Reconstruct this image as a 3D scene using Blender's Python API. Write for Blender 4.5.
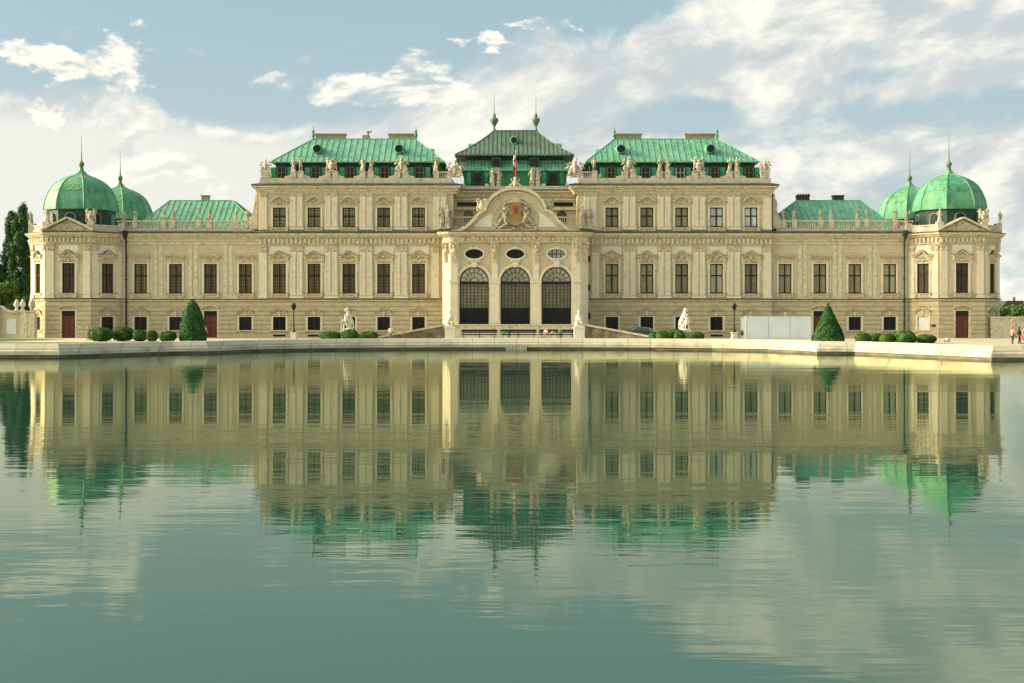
import bpy, bmesh, math, random
from math import sin, cos, pi, radians as R, sqrt, atan2
from mathutils import Vector, Matrix
random.seed(7)
for o in list(bpy.data.objects): bpy.data.objects.remove(o)
S = bpy.context.scene
COL = S.collection

# ------------------------------------------------------------------ camera
GC = 2.72                     # eye height over the forecourt
WATER = -0.55
cd = bpy.data.cameras.new('camera'); cam = bpy.data.objects.new('camera', cd); COL.objects.link(cam)
cam.location = (-0.45, -170, GC); cam.rotation_euler = (pi/2, 0, 0)
cd.sensor_width = 36; cd.lens = 36*1223/1024; cd.shift_y = -23.5/1024
cd.clip_start = 0.3; cd.clip_end = 6000
S.camera = cam
# ------------------------------------------------------------------ light
SUN_EL = 21.0; SUN_AZ = -4.0        # degrees behind the facade plane, from the left
az = R(SUN_AZ)
sdir = Vector((-cos(R(SUN_EL))*cos(az), -cos(R(SUN_EL))*sin(az), sin(R(SUN_EL))))
sl = bpy.data.lights.new('sun', 'SUN'); sl.energy = 3.1; sl.angle = R(0.8); sl.color = (1.0, 0.83, 0.60)
sun = bpy.data.objects.new('sun', sl); COL.objects.link(sun)
sun.rotation_euler = sdir.to_track_quat('Z', 'Y').to_euler()
S.view_settings.view_transform = 'Standard'; S.view_settings.look = 'None'
S.view_settings.exposure = 0.55; S.view_settings.gamma = 1; S.view_settings.use_curve_mapping = False

class NT:
    """small node-tree helper"""
    def __init__(s, tree): s.t = tree; s.n = tree.nodes; s.l = tree.links
    def new(s, typ, **kw):
        n = s.n.new(typ)
        for k, v in kw.items(): setattr(n, k, v)
        return n
    def put(s, sock, v):
        if isinstance(v, bpy.types.NodeSocket): s.l.new(v, sock)
        elif v is not None:
            if sock.type == 'RGBA' and len(v) == 3: v = (*v, 1)
            sock.default_value = v
    def math(s, op, a, b=None, c=None, clamp=False):
        n = s.new('ShaderNodeMath', operation=op); n.use_clamp = clamp
        for i, v in enumerate((a, b, c)):
            if v is not None: s.put(n.inputs[i], v)
        return n.outputs[0]
    def vmath(s, op, a, b=None):
        n = s.new('ShaderNodeVectorMath', operation=op); s.put(n.inputs[0], a)
        if b is not None: s.put(n.inputs[1], b)
        return n.outputs[0]
    def comb(s, x, y, z):
        n = s.new('ShaderNodeCombineXYZ')
        for i, v in enumerate((x, y, z)): s.put(n.inputs[i], v)
        return n.outputs[0]
    def noise(s, vec, scale, detail=4, rough=0.5, dist=0.0):
        n = s.new('ShaderNodeTexNoise'); s.put(n.inputs['Vector'], vec)
        n.inputs['Scale'].default_value = scale; n.inputs['Detail'].default_value = detail
        n.inputs['Roughness'].default_value = rough; n.inputs['Distortion'].default_value = dist
        return n.outputs['Fac']
    def smooth(s, v, a, b, lo=0.0, hi=1.0):
        n = s.new('ShaderNodeMapRange', interpolation_type='SMOOTHSTEP'); s.put(n.inputs[0], v)
        s.put(n.inputs[1], a); s.put(n.inputs[2], b); s.put(n.inputs[3], lo); s.put(n.inputs[4], hi)
        return n.outputs[0]
    def mix(s, f, a, b, blend='MIX'):
        n = s.new('ShaderNodeMix', data_type='RGBA', blend_type=blend)
        s.put(n.inputs[0], f); s.put(n.inputs[6], a); s.put(n.inputs[7], b)
        return n.outputs[2]

# ------------------------------------------------------------------ sky
W = bpy.data.worlds.new('World'); S.world = W; W.use_nodes = True
w = NT(W.node_tree); w.n.clear()
sky = w.new('ShaderNodeTexSky', sky_type='NISHITA'); sky.sun_disc = False
sky.sun_elevation = R(SUN_EL); sky.sun_rotation = math.atan2(sdir.x, sdir.y)
sky.air_density = 1.0; sky.dust_density = 1.0; sky.ozone_density = 1.0
tc = w.new('ShaderNodeTexCoord').outputs['Generated']
sep = w.new('ShaderNodeSeparateXYZ'); w.l.new(tc, sep.inputs[0])
dx, dy, dz = sep.outputs
ady = w.math('MAXIMUM', w.math('ABSOLUTE', dy), 0.25)
u = w.math('DIVIDE', dx, ady); v = w.math('DIVIDE', w.math('MAXIMUM', dz, 0.0), ady)
# cloud deck: streaks flattened towards the horizon
warp = w.noise(w.comb(w.math('MULTIPLY', u, 3.0), w.math('MULTIPLY', v, 6.0), 4.2), 1.0, 3)
uu = w.math('ADD', u, w.math('MULTIPLY', w.math('SUBTRACT', warp, 0.5), 0.16))
vv = w.math('ADD', v, w.math('MULTIPLY', w.math('SUBTRACT', warp, 0.5), 0.07))
sl_v = w.math('SUBTRACT', vv, w.math('MULTIPLY', uu, 0.22))       # streaks climb to the right
fbm = w.noise(w.comb(w.math('MULTIPLY', uu, 9.0), w.math('MULTIPLY', sl_v, 14.0), 1.7), 1.0, 10, 0.60, 0.2)
puff = w.noise(w.comb(w.math('MULTIPLY', uu, 30.0), w.math('MULTIPLY', vv, 60.0), 9.3), 1.0, 9, 0.62)
pw1 = w.noise(w.comb(w.math('MULTIPLY', u, 14.0), w.math('MULTIPLY', v, 20.0), 21.3), 1.0, 6, 0.6); pw2 = w.noise(w.comb(w.math('MULTIPLY', u, 14.0), w.math('MULTIPLY', v, 20.0), 44.3), 1.0, 6, 0.6)
wu = w.math('ADD', u, w.math('MULTIPLY', w.math('SUBTRACT', pw1, 0.5), 0.16)); wv = w.math('ADD', v, w.math('MULTIPLY', w.math('SUBTRACT', pw2, 0.5), 0.085))
def ell(u0, v0, su, sv, x=None, y=None):          # soft patch of sky round one direction, 1 at its middle
    a_ = w.math('DIVIDE', w.math('SUBTRACT', x or wu, u0), su); b_ = w.math('DIVIDE', w.math('SUBTRACT', y or wv, v0), sv)
    return w.math('MAXIMUM', w.math('SUBTRACT', 1.0, w.math('ADD', w.math('MULTIPLY', a_, a_), w.math('MULTIPLY', b_, b_))), 0.0)
def add(*a_):
    o = a_[0]
    for q in a_[1:]: o = w.math('ADD', o, q)
    return o
M_ = lambda a_, b_: w.math('MULTIPLY', a_, b_)
edge = w.math('MAXIMUM', w.math('SUBTRACT', 0.163, M_(u, 0.03)), w.math('MULTIPLY_ADD', u, 0.36, 0.205))
under = w.smooth(w.math('SUBTRACT', vv, edge), 0.030, -0.030)
lowleft = M_(w.smooth(u, 0.06, -0.22), w.smooth(vv, 0.178, 0.145))
holes = add(ell(0.129, 0.166, 0.07, 0.02, uu, vv), ell(0.36, 0.168, 0.13, 0.024, uu, vv), M_(ell(0.40, 0.06, 0.24, 0.10, uu, vv), 0.55), M_(ell(0.30, 0.205, 0.05, 0.012, uu, vv), 0.6))
fair = M_(ell(-0.12, 0.27, 0.30, 0.07), 0.25)
cover = add(M_(under, 0.36), M_(lowleft, 0.25), M_(holes, -0.27), M_(fair, -0.2))
m1 = w.smooth(w.math('ADD', fbm, cover), 0.58, 0.80)
puffs = add(ell(-0.400, 0.2175, 0.050, 0.018), ell(-0.338, 0.208, 0.066, 0.030), ell(-0.388, 0.1635, 0.030, 0.018), ell(-0.110, 0.189, 0.11, 0.028), ell(0.03, 0.237, 0.05, 0.007), ell(-0.02, 0.222, 0.03, 0.010))
m2 = w.smooth(w.math('ADD', M_(w.smooth(puffs, 0.0, 0.9), 0.80), M_(w.math('SUBTRACT', puff, 0.5), 2.3)), 0.36, 0.95)
mask = w.math('MAXIMUM', m1, m2, clamp=True)
hz = w.math('MAXIMUM', M_(w.smooth(v, 0.10, 0.0), 0.45), M_(lowleft, 0.80))
mask = w.math('MAXIMUM', mask, hz, clamp=True)
tone = w.noise(w.comb(w.math('MULTIPLY', uu, 11.0), w.math('MULTIPLY', sl_v, 20.0), 6.1), 1.0, 10, 0.62, 0.15)
tone2 = w.noise(w.comb(w.math('MULTIPLY', uu, 2.5), w.math('MULTIPLY', vv, 7.0), 2.4), 1.0, 2)
tt = w.smooth(w.math('ADD', w.math('MULTIPLY', tone, 0.9), w.math('MULTIPLY', tone2, 0.3)), 0.50, 0.72)
under_p = M_(w.smooth(add(ell(-0.365, 0.186, 0.05, 0.010), ell(-0.30, 0.150, 0.03, 0.006), M_(ell(-0.28,0.128,0.04,0.008), 0.9), ell(0.40, 0.20, 0.1, 0.01)), 0.0, 0.9), 0.45)
tt = w.math('MAXIMUM', w.math('MAXIMUM', tt, w.math('MULTIPLY', lowleft, 0.60)), M_(m2, M_(0.95, w.smooth(puff, 0.36, 0.56))))
tt = M_(tt, w.math('SUBTRACT', 1.0, under_p))
cloud = w.mix(tt, (4.1, 4.5, 4.6), (7.2, 7.0, 6.2))
skyc = w.mix(0.8, sky.outputs[0], (2.75, 3.95, 4.4))
skyb = w.mix(w.smooth(v, 0.30, 0.03), skyc, (3.7, 4.4, 4.5))
out = w.mix(mask, skyb, cloud)
# broad warm glow round the low sun, added as unseen fill for the facade
sd_ = w.new('ShaderNodeVectorMath', operation='DOT_PRODUCT'); w.l.new(tc, sd_.inputs[0]); sd_.inputs[1].default_value = tuple(sdir)
gl_ = w.math('POWER', w.math('MAXIMUM', sd_.outputs['Value'], 0.0), 9.0)
gn = w.new('ShaderNodeVectorMath', operation='SCALE'); gn.inputs[0].default_value = (130, 110, 74); w.l.new(gl_, gn.inputs['Scale'])
back = w.smooth(dy, 0.0, -0.5)  # sky behind the camera brightened, an added fill light
gb_ = w.new('ShaderNodeVectorMath', operation='SCALE'); gb_.inputs[0].default_value = (1.6, 1.5, 1.2); w.l.new(back, gb_.inputs['Scale'])
out = w.vmath('ADD', w.vmath('ADD', out, gn.outputs[0]), gb_.outputs[0])
bg = w.new('ShaderNodeBackground'); w.l.new(out, bg.inputs[0]); bg.inputs[1].default_value = 0.10
wo = w.new('ShaderNodeOutputWorld'); w.l.new(bg.outputs[0], wo.inputs[0])

# ------------------------------------------------------------------ materials
MAT = {}
def mat(name, col, rough=0.8, col2=None, nscale=0.5, bump=0.0, bscale=8.0, metallic=0.0, spec=0.3, extra=None, ndetail=6, lo=0.35, hi=0.7, squash=(1,1,1)):
    m = bpy.data.materials.new(name); m.use_nodes = True; t = NT(m.node_tree)
    b = t.n['Principled BSDF']; b.inputs['Roughness'].default_value = rough
    b.inputs['Metallic'].default_value = metallic; b.inputs['Specular IOR Level'].default_value = spec
    pos = t.new('ShaderNodeNewGeometry').outputs['Position']
    c = None
    if col2 is not None:
        pv = t.vmath('MULTIPLY', pos, squash)
        f = t.smooth(t.noise(pv, nscale, ndetail, 0.6), lo, hi)
        c = t.mix(f, col, col2)
    if extra: c = extra(t, pos, c if c is not None else col)
    t.put(b.inputs['Base Color'], c if c is not None else col)
    if bump:
        n = t.noise(pos, bscale, 5, 0.6)
        bn = t.new('ShaderNodeBump'); t.put(bn.inputs['Height'], n); bn.inputs['Strength'].default_value = 1.0
        bn.inputs['Distance'].default_value = bump; t.l.new(bn.outputs[0], b.inputs['Normal'])
    MAT[name] = m
    return m
def grime(t, pos, c):
    n = t.noise(t.vmath('MULTIPLY', pos, (2.2, 2.2, 0.28)), 1.0, 5, 0.65)
    c = t.mix(t.smooth(n, 0.54, 0.84, 0.0, 0.32), c, (0.30, 0.235, 0.135))
    n2 = t.noise(pos, 6.0, 4, 0.6)
    return t.mix(t.smooth(n2, 0.52, 0.8, 0.0, 0.16), c, (0.26, 0.20, 0.12))
mat('stucco', (0.525, 0.45, 0.30), 0.9, (0.465, 0.39, 0.24), 0.9, 0.012, 5, extra=grime)
mat('rustic', (0.48, 0.41, 0.265), 0.9, (0.40, 0.335, 0.195), 1.4, 0.02, 5, extra=grime)
mat('trim', (0.60, 0.535, 0.38), 0.85, (0.40, 0.325, 0.185), 2.2, 0.03, 6, extra=grime, lo=0.42, hi=0.72)
mat('pil', (0.66, 0.60, 0.46), 0.85, (0.59, 0.52, 0.37), 1.6, 0.015, 6, extra=grime)
mat('ornament', (0.58, 0.50, 0.34), 0.85, (0.30, 0.23, 0.125), 3.2, 0.03, 8, lo=0.44, hi=0.75)
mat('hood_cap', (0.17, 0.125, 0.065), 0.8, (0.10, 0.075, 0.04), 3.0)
mat('pale', (0.70, 0.655, 0.51), 0.9, (0.62, 0.56, 0.41), 0.8, 0.01, 6)
mat('stone', (0.56, 0.49, 0.36), 0.9, (0.30, 0.25, 0.17), 2.2, 0.04, 9, lo=0.42, hi=0.78)
mat('statue', (0.50, 0.44, 0.32), 0.85, (0.17, 0.14, 0.09), 2.2, 0.03, 12, lo=0.42, hi=0.72)
mat('marble', (0.64, 0.60, 0.48), 0.7, (0.45, 0.40, 0.28), 1.8, 0.02, 12, lo=0.5, hi=0.8)
mat('lead', (0.055, 0.065, 0.05), 0.6, (0.11, 0.12, 0.09), 1.2)
def cop_extra(t, pos, c):
    n = t.noise(t.vmath('MULTIPLY', pos, (1.6, 1.6, 0.35)), 1.0, 6, 0.65)
    c = t.mix(t.smooth(n, 0.46, 0.72, 0.0, 0.85), c, (0.035, 0.125, 0.075))
    n2 = t.noise(t.vmath('ADD', t.vmath('MULTIPLY', pos, (0.5, 0.5, 0.3)), (7, 3, 1)), 1.0, 4, 0.55)
    return t.mix(t.smooth(n2, 0.52, 0.75, 0.0, 0.40), c, (0.20, 0.28, 0.07))
mat('copper', (0.11, 0.31, 0.195), 0.65, (0.17, 0.385, 0.265), 0.3, 0.01, 4, extra=cop_extra, spec=0.4)
mat('copper_dull', (0.10, 0.125, 0.085), 0.6, (0.10, 0.20, 0.13), 0.7, 0.01, 4, spec=0.4)
mat('copper_dome', (0.065, 0.26, 0.12), 0.6, (0.11, 0.33, 0.20), 0.4, 0.03, 3, extra=lambda t, p, c: cop_extra(t, p, cop_extra(t, t.vmath('ADD', p, (31, 7, 3)), c)), spec=0.4)
mat('seam', (0.075, 0.24, 0.15), 0.6)
mat('greenwall', (0.05, 0.27, 0.12), 0.6, (0.03, 0.16, 0.07), 1.0)
mat('darkgreen', (0.013, 0.035, 0.024), 0.6, (0.02, 0.06, 0.04), 1.0)
mat('woodframe', (0.026, 0.014, 0.007), 0.6, (0.045, 0.025, 0.012), 3.0, spec=0.15)
mat('door_red', (0.135, 0.034, 0.017), 0.5, (0.095, 0.024, 0.012), 2.0)
mat('iron', (0.012, 0.012, 0.012), 0.45, (0.02, 0.019, 0.017), 4.0)
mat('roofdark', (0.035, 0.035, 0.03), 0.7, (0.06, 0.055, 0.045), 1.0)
mat('gold', (0.40, 0.27, 0.085), 0.4, (0.35, 0.13, 0.02), 3.0, 0.02, 6, metallic=0.5)
mat('brick', (0.34, 0.27, 0.17), 0.9, (0.24, 0.19, 0.12), 2.0)
def glass(name, a, b, rough=0.08, spec=0.18):
    def vary(t, pos, c):
        rnd_ = t.new('ShaderNodeObjectInfo').outputs['Random']
        c = t.mix(t.smooth(rnd_, 0.35, 1.0, 0.0, 0.55), c, (a[0]*0.35, a[1]*0.33, a[2]*0.3))
        return t.mix(t.smooth(rnd_, 0.18, 0.0, 0.0, 0.5), c, (min(1, a[0]*1.7), min(1, a[1]*1.75), min(1, a[2]*1.9)))
    mat(name, a, rough, b, 1.1, spec=spec, lo=0.3, hi=0.75, extra=vary)
glass('pane_olive', (0.20, 0.175, 0.085), (0.13, 0.115, 0.055))
glass('pane_curtain', (0.29, 0.28, 0.17), (0.20, 0.18, 0.09))
glass('pane_dark', (0.014, 0.015, 0.012), (0.008, 0.010, 0.009))
glass('pane_fan', (0.52, 0.52, 0.40), (0.40, 0.41, 0.32))
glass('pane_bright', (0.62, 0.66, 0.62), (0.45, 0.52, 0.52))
glass('pane_grille2', (0.11, 0.085, 0.045), (0.05, 0.038, 0.02))
glass('pane_grille', (0.045, 0.032, 0.018), (0.022, 0.016, 0.010), 0.3)
mat('bar_pale', (0.20, 0.155, 0.075), 0.6)
mat('panel_white', (0.62, 0.62, 0.56), 0.6, (0.55, 0.56, 0.52), 1.0)
mat('hoarding', (0.62, 0.67, 0.66), 0.5, (0.55, 0.61, 0.61), 0.6)
def kerb_extra(t, pos, c):
    n = t.noise(t.vmath('MULTIPLY', pos, (1.5, 1.5, 5.0)), 1.0, 5, 0.65)
    c = t.mix(t.smooth(n, 0.5, 0.8, 0.0, 0.5), c, (0.24, 0.21, 0.14))
    sp = t.new('ShaderNodeSeparateXYZ'); t.l.new(pos, sp.inputs[0]); q = t.math('DIVIDE', sp.outputs[0], 2.3)
    block = t.new('ShaderNodeTexWhiteNoise', noise_dimensions='1D'); t.put(block.inputs['W'], t.math('FLOOR', q))
    c = t.mix(t.math('MULTIPLY', block.outputs['Value'], 0.35), c, (0.30, 0.27, 0.19))      # stones differ in tone
    return t.mix(t.math('MULTIPLY', t.math('LESS_THAN', t.math('FRACT', q), 0.028), 0.6), c, (0.12, 0.10, 0.07))
mat('kerb', (0.43, 0.405, 0.315), 0.85, (0.40, 0.365, 0.26), 0.4, 0.02, 6, extra=kerb_extra)
mat('kerb_low', (0.50, 0.465, 0.35), 0.85, (0.26, 0.235, 0.165), 0.4, 0.02, 6, extra=kerb_extra)
mat('kerb_wet', (0.075, 0.065, 0.04), 0.5, (0.14, 0.12, 0.075), 0.8, 0.02, 6)
mat('gravel', (0.44, 0.39, 0.27), 0.95, (0.34, 0.30, 0.20), 0.25, 0.02, 18)
mat('grass', (0.055, 0.105, 0.02), 0.95, (0.10, 0.13, 0.03), 0.8, 0.05, 20)
mat('field', (0.05, 0.085, 0.025), 0.95, (0.09, 0.10, 0.04), 0.05)
mat('ramp_stone', (0.30, 0.24, 0.15), 0.9, (0.10, 0.08, 0.045), 1.0, 0.03, 6, lo=0.3, hi=0.65)
mat('bark', (0.06, 0.045, 0.03), 0.95, (0.03, 0.022, 0.015), 3.0)
mat('soil', (0.02, 0.035, 0.008), 1.0)
for nm, a, b in (('leaf_poplar', (0.018, 0.062, 0.018), (0.045, 0.115, 0.03)), ('leaf_dark', (0.012, 0.040, 0.015), (0.03, 0.075, 0.02)),
                 ('leaf_light', (0.05, 0.12, 0.02), (0.09, 0.17, 0.03)), ('leaf_box', (0.022, 0.075, 0.010), (0.085, 0.165, 0.022)),
                 ('leaf_yew', (0.016, 0.070, 0.014), (0.042, 0.125, 0.022))):
    mat(nm, a, 0.7, b, 1.3, spec=0.25, lo=0.4, hi=0.65)

# ------------------------------------------------------------------ mesh builder
class MB:
    def __init__(s): s.v = []; s.f = []; s.mi = []; s.M = Matrix.Identity(4); s.cur = 0
    def av(s, p): s.v.append(tuple(s.M @ Vector(p))); return len(s.v)-1
    def af(s, *ids): s.f.append(ids); s.mi.append(s.cur)
    def poly(s, pts): s.af(*[s.av(p) for p in pts])
    def box(s, x0, x1, y0, y1, z0, z1):
        p = [s.av(q) for q in ((x0,y0,z0),(x1,y0,z0),(x1,y1,z0),(x0,y1,z0),(x0,y0,z1),(x1,y0,z1),(x1,y1,z1),(x0,y1,z1))]
        for q in ((0,3,2,1),(4,5,6,7),(0,1,5,4),(1,2,6,5),(2,3,7,6),(3,0,4,7)): s.af(*[p[i] for i in q])
    def cb(s, cx, cy, cz, w_, d, h): s.box(cx-w_/2, cx+w_/2, cy-d/2, cy+d/2, cz, cz+h)
    def prism(s, pts, y0, y1):                      # pts (x, z) outline, extruded along y
        a = [s.av((x, y0, z)) for x, z in pts]; b = [s.av((x, y1, z)) for x, z in pts]
        n = len(pts); s.af(*a); s.af(*b[::-1])
        for i in range(n): j = (i+1) % n; s.af(a[i], b[i], b[j], a[j])
    def slab(s, pts, z0, z1):                       # pts (x, y) outline, extruded along z
        a = [s.av((x, y, z0)) for x, y in pts]; b = [s.av((x, y, z1)) for x, y in pts]
        n = len(pts); s.af(*a[::-1]); s.af(*b)
        for i in range(n): j = (i+1) % n; s.af(a[i], a[j], b[j], b[i])
    def band(s, line, prof):                        # profile (out, z) swept along an xy polyline; outward is to the right of travel
        n = len(line); rows = []
        for i, p in enumerate(line):
            p = Vector(p); ds = []
            if i: ds.append((p-Vector(line[i-1])).normalized())
            if i < n-1: ds.append((Vector(line[i+1])-p).normalized())
            ns = [Vector((d.y, -d.x)) for d in ds]
            m = sum(ns, Vector((0, 0))).normalized(); k = 1/max(0.3, m.dot(ns[0]))
            rows.append([s.av((p.x+m.x*k*o, p.y+m.y*k*o, z)) for o, z in prof])
        for i in range(n-1):
            for j in range(len(prof)-1): s.af(rows[i][j], rows[i+1][j], rows[i+1][j+1], rows[i][j+1])
        s.af(*rows[0]); s.af(*rows[-1][::-1])
    def strip(s, pts, t, y0, y1):                   # thick ribbon following an (x, z) line, t thick upward-normal
        up = []
        n = len(pts)
        for i in range(n):
            a = Vector(pts[max(0, i-1)]); b = Vector(pts[min(n-1, i+1)]); d = (b-a).normalized()
            up.append((pts[i][0]-d.y*t, pts[i][1]+d.x*t))
        for i in range(n-1): s.prism([pts[i], pts[i+1], up[i+1], up[i]], y0, y1)
    def tube(s, p0, p1, r0, r1=None, n=8):
        r1 = r0 if r1 is None else r1
        p0, p1 = Vector(p0), Vector(p1); d = (p1-p0)
        if d.length < 1e-6: return
        q = d.to_track_quat('Z', 'Y').to_matrix()
        a, b = [], []
        for i in range(n):
            e = q @ Vector((cos(2*pi*i/n), sin(2*pi*i/n), 0)); a.append(s.av(p0+e*r0)); b.append(s.av(p1+e*r1))
        for i in range(n): j = (i+1) % n; s.af(a[i], a[j], b[j], b[i])
        s.af(*a[::-1]); s.af(*b)
    def lathe(s, prof, c=(0,0), n=10, ph=0.0):      # prof (r, z)
        rows = [[s.av((c[0]+r*cos(ph+2*pi*i/n), c[1]+r*sin(ph+2*pi*i/n), z)) for i in range(n)] for r, z in prof]
        for k in range(len(prof)-1):
            for i in range(n): j = (i+1) % n; s.af(rows[k][i], rows[k][j], rows[k+1][j], rows[k+1][i])
        s.af(*rows[0][::-1]); s.af(*rows[-1])
    def ball(s, c, r, sc=(1,1,1), nu=8, nv=5):
        rows = []
        for k in range(1, nv):
            t = pi*k/nv; rows.append([s.av((c[0]+sc[0]*r*sin(t)*cos(2*pi*i/nu), c[1]+sc[1]*r*sin(t)*sin(2*pi*i/nu), c[2]+sc[2]*r*cos(t))) for i in range(nu)])
        top = s.av((c[0], c[1], c[2]+sc[2]*r)); bot = s.av((c[0], c[1], c[2]-sc[2]*r))
        for i in range(nu):
            j = (i+1) % nu; s.af(top, rows[0][i], rows[0][j]); s.af(bot, rows[-1][j], rows[-1][i])
            for k in range(len(rows)-1): s.af(rows[k][i], rows[k+1][i], rows[k+1][j], rows[k][j])
    def cap(s, p0, p1, r0, r1=None, n=10):
        r1 = r0 if r1 is None else r1
        s.tube(p0, p1, r0, r1, n); s.ball(p0, r0, nu=n, nv=6); s.ball(p1, r1, nu=n, nv=6)
    def wall(s, x0, x1, z0, z1, y, ops=(), depth=0.35):  # front sheet with openings and their reveals
        xs = sorted({x0, x1, *[o[0] for o in ops], *[o[1] for o in ops]}); zs = sorted({z0, z1, *[o[2] for o in ops], *[o[3] for o in ops]})
        xs = [x for x in xs if x0 <= x <= x1]; zs = [z for z in zs if z0 <= z <= z1]
        for i in range(len(xs)-1):
            for j in range(len(zs)-1):
                cx, cz = (xs[i]+xs[i+1])/2, (zs[j]+zs[j+1])/2
                if any(o[0] < cx < o[1] and o[2] < cz < o[3] for o in ops): continue
                s.poly([(xs[i],y,zs[j]),(xs[i+1],y,zs[j]),(xs[i+1],y,zs[j+1]),(xs[i],y,zs[j+1])])
        for o in ops:
            a, b, c, d = o[:4]; kind = o[4] if len(o) > 4 else 'rect'; e = y+depth
            if kind == 'rect':
                s.poly([(a,y,c),(a,e,c),(a,e,d),(a,y,d)]); s.poly([(b,y,c),(b,y,d),(b,e,d),(b,e,c)])
                s.poly([(a,y,d),(a,e,d),(b,e,d),(b,y,d)]); s.poly([(a,y,c),(b,y,c),(b,e,c),(a,e,c)])
            else:
                if kind == 'arch':
                    r = (b-a)/2; cx, cz = (a+b)/2, d-r; n = 16
                    arc = [(cx-r*cos(pi*k/n), cz+r*sin(pi*k/n)) for k in range(n+1)]
                    for k in range(n):
                        p, q = arc[k], arc[k+1]
                        s.poly([(p[0],y,p[1]),(q[0],y,q[1]),(q[0],y,d),(p[0],y,d)])
                    s.poly([(a,y,c),(a,e,c),(a,e,cz),(a,y,cz)]); s.poly([(b,y,c),(b,y,cz),(b,e,cz),(b,e,c)])
                    s.poly([(a,y,c),(b,y,c),(b,e,c),(a,e,c)])
                else:
                    cx, cz, rx, rz = (a+b)/2, (c+d)/2, (b-a)/2, (d-c)/2; n = 24
                    arc = [(cx+rx*cos(2*pi*k/n), cz+rz*sin(2*pi*k/n)) for k in range(n+1)]
                    for k in range(n):
                        p, q = arc[k], arc[k+1]; ed = d if (p[1]+q[1])/2 > cz else c
                        s.poly([(p[0],y,p[1]),(q[0],y,q[1]),(q[0],y,ed),(p[0],y,ed)])
                for k in range(len(arc)-1):
                    p, q = arc[k], arc[k+1]; s.poly([(p[0],y,p[1]),(p[0],e,p[1]),(q[0],e,q[1]),(q[0],y,q[1])])
    def mesh(s, name, mats, smooth=False):
        me = bpy.data.meshes.new(name); me.from_pydata(s.v, [], s.f)
        for m in (mats if isinstance(mats, (list, tuple)) else [mats]): me.materials.append(MAT[m] if isinstance(m, str) else m)
        me.polygons.foreach_set('material_index', s.mi)
        bm = bmesh.new(); bm.from_mesh(me); bmesh.ops.recalc_face_normals(bm, faces=bm.faces); bm.to_mesh(me); bm.free()
        if smooth: me.polygons.foreach_set('use_smooth', [True]*len(me.polygons))
        return me
    def build(s, name, mats, parent=None, smooth=False, loc=(0,0,0), rz=0, label=None):
        return inst(s.mesh(name, mats, smooth), name, parent, loc, rz, label)
def inst(me, name, parent=None, loc=(0,0,0), rz=0, label=None, sc=None):
    o = bpy.data.objects.new(name, me); COL.objects.link(o); o.location = loc; o.rotation_euler = (0,0,rz)
    if parent: o.parent = parent
    if label: o['label'] = label
    if sc: o.scale = sc
    return o
def empty(name, loc=(0,0,0), rz=0):
    o = bpy.data.objects.new(name, None); COL.objects.link(o); o.location = loc; o.rotation_euler = (0,0,rz); return o
def tag(o, label, cat, group=None):
    o['label'] = label; o['category'] = cat
    if group: o['group'] = group
    return o
def structure(o, kind='structure'): o['kind'] = kind; return o
def remesh(mb, name, m, voxel=0.03, smooth=True, k=0):
    me = mb.mesh(name, m); o = bpy.data.objects.new(name+'_tmp', me); COL.objects.link(o)
    md = o.modifiers.new('r', 'REMESH'); md.mode = 'VOXEL'; md.voxel_size = voxel; md.use_smooth_shade = smooth
    if k:
        sm = o.modifiers.new('s', 'SMOOTH'); sm.iterations = k; sm.factor = 0.5
    dg = bpy.context.evaluated_depsgraph_get(); r = bpy.data.meshes.new_from_object(o.evaluated_get(dg))
    r.name = name; bpy.data.objects.remove(o)
    if not r.materials: r.materials.append(MAT[m])
    return r
def relief(mb, cx, y, cz, w_, h, n, rnd, r=0.10, dep=0.8):
    """symmetrical cluster of small carved lumps"""
    for i in range(n):
        ux, uz = rnd.uniform(0, w_/2), rnd.uniform(-h/2, h/2)
        if (ux/(w_/2))**2+(uz/(h/2))**2 > 1.1: continue
        rr = r*rnd.uniform(0.6, 1.25); s = (rnd.uniform(0.7,1.5), dep, rnd.uniform(0.7,1.5))
        for sg in (-1, 1): mb.ball((cx+sg*ux, y, cz+uz), rr, s, 6, 4)

# ------------------------------------------------------------------ pool outline (far edge, left to right) and ground
FAR = [(-56,-69.3),(-38,-68.8),(-31.5,-58.2),(-28.6,-57.4),(-25.5,-50.5),(-20,-46),(-14,-43.6),(-7,-42.3),(0,-42),(7,-42.3),(14,-43.6),(20,-46),(25,-50),(27.6,-58.4),(30.8,-59),(36.8,-75.3),(56,-75.8)]
NEAR = -168.0
g = MB()
for i in range(len(FAR)-1):
    a, b = FAR[i], FAR[i+1]
    g.poly([(a[0],a[1],0),(b[0],b[1],0),(b[0],26,0),(a[0],26,0)])
g.poly([(-56,26,0),(56,26,0),(56,400,0),(-56,400,0)])
for sg in (-1, 1):
    g.poly([(sg*56,NEAR,0),(sg*300,NEAR,0),(sg*300,400,0),(sg*56,400,0)])
g.poly([(-300,-400,0),(300,-400,0),(300,NEAR,0),(-300,NEAR,0)])
structure(g.build('ground', 'gravel'))
g = MB()
for q in (((-3000,-3000),(3000,-3000),(3000,-400),(-3000,-400)), ((-3000,400),(3000,400),(3000,4000),(-3000,4000)),
          ((-3000,-400),(-300,-400),(-300,400),(-3000,400)), ((300,-400),(3000,-400),(3000,400),(300,400))):
    g.poly([(x, y, -0.01) for x, y in q])
structure(g.build('terrain', 'field'))
g = MB(); g.poly([(-90,-62,.005),(-62,-62,.005),(-57,-14,.005),(-68,-6.5,.005),(-90,-6.5,.005)])
g.poly([(-33,-51,.005),(-26,-44,.005),(-20,-36,.005),(-24,-33,.005),(-60,-33,.005),(-58,-52,.005)])
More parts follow.
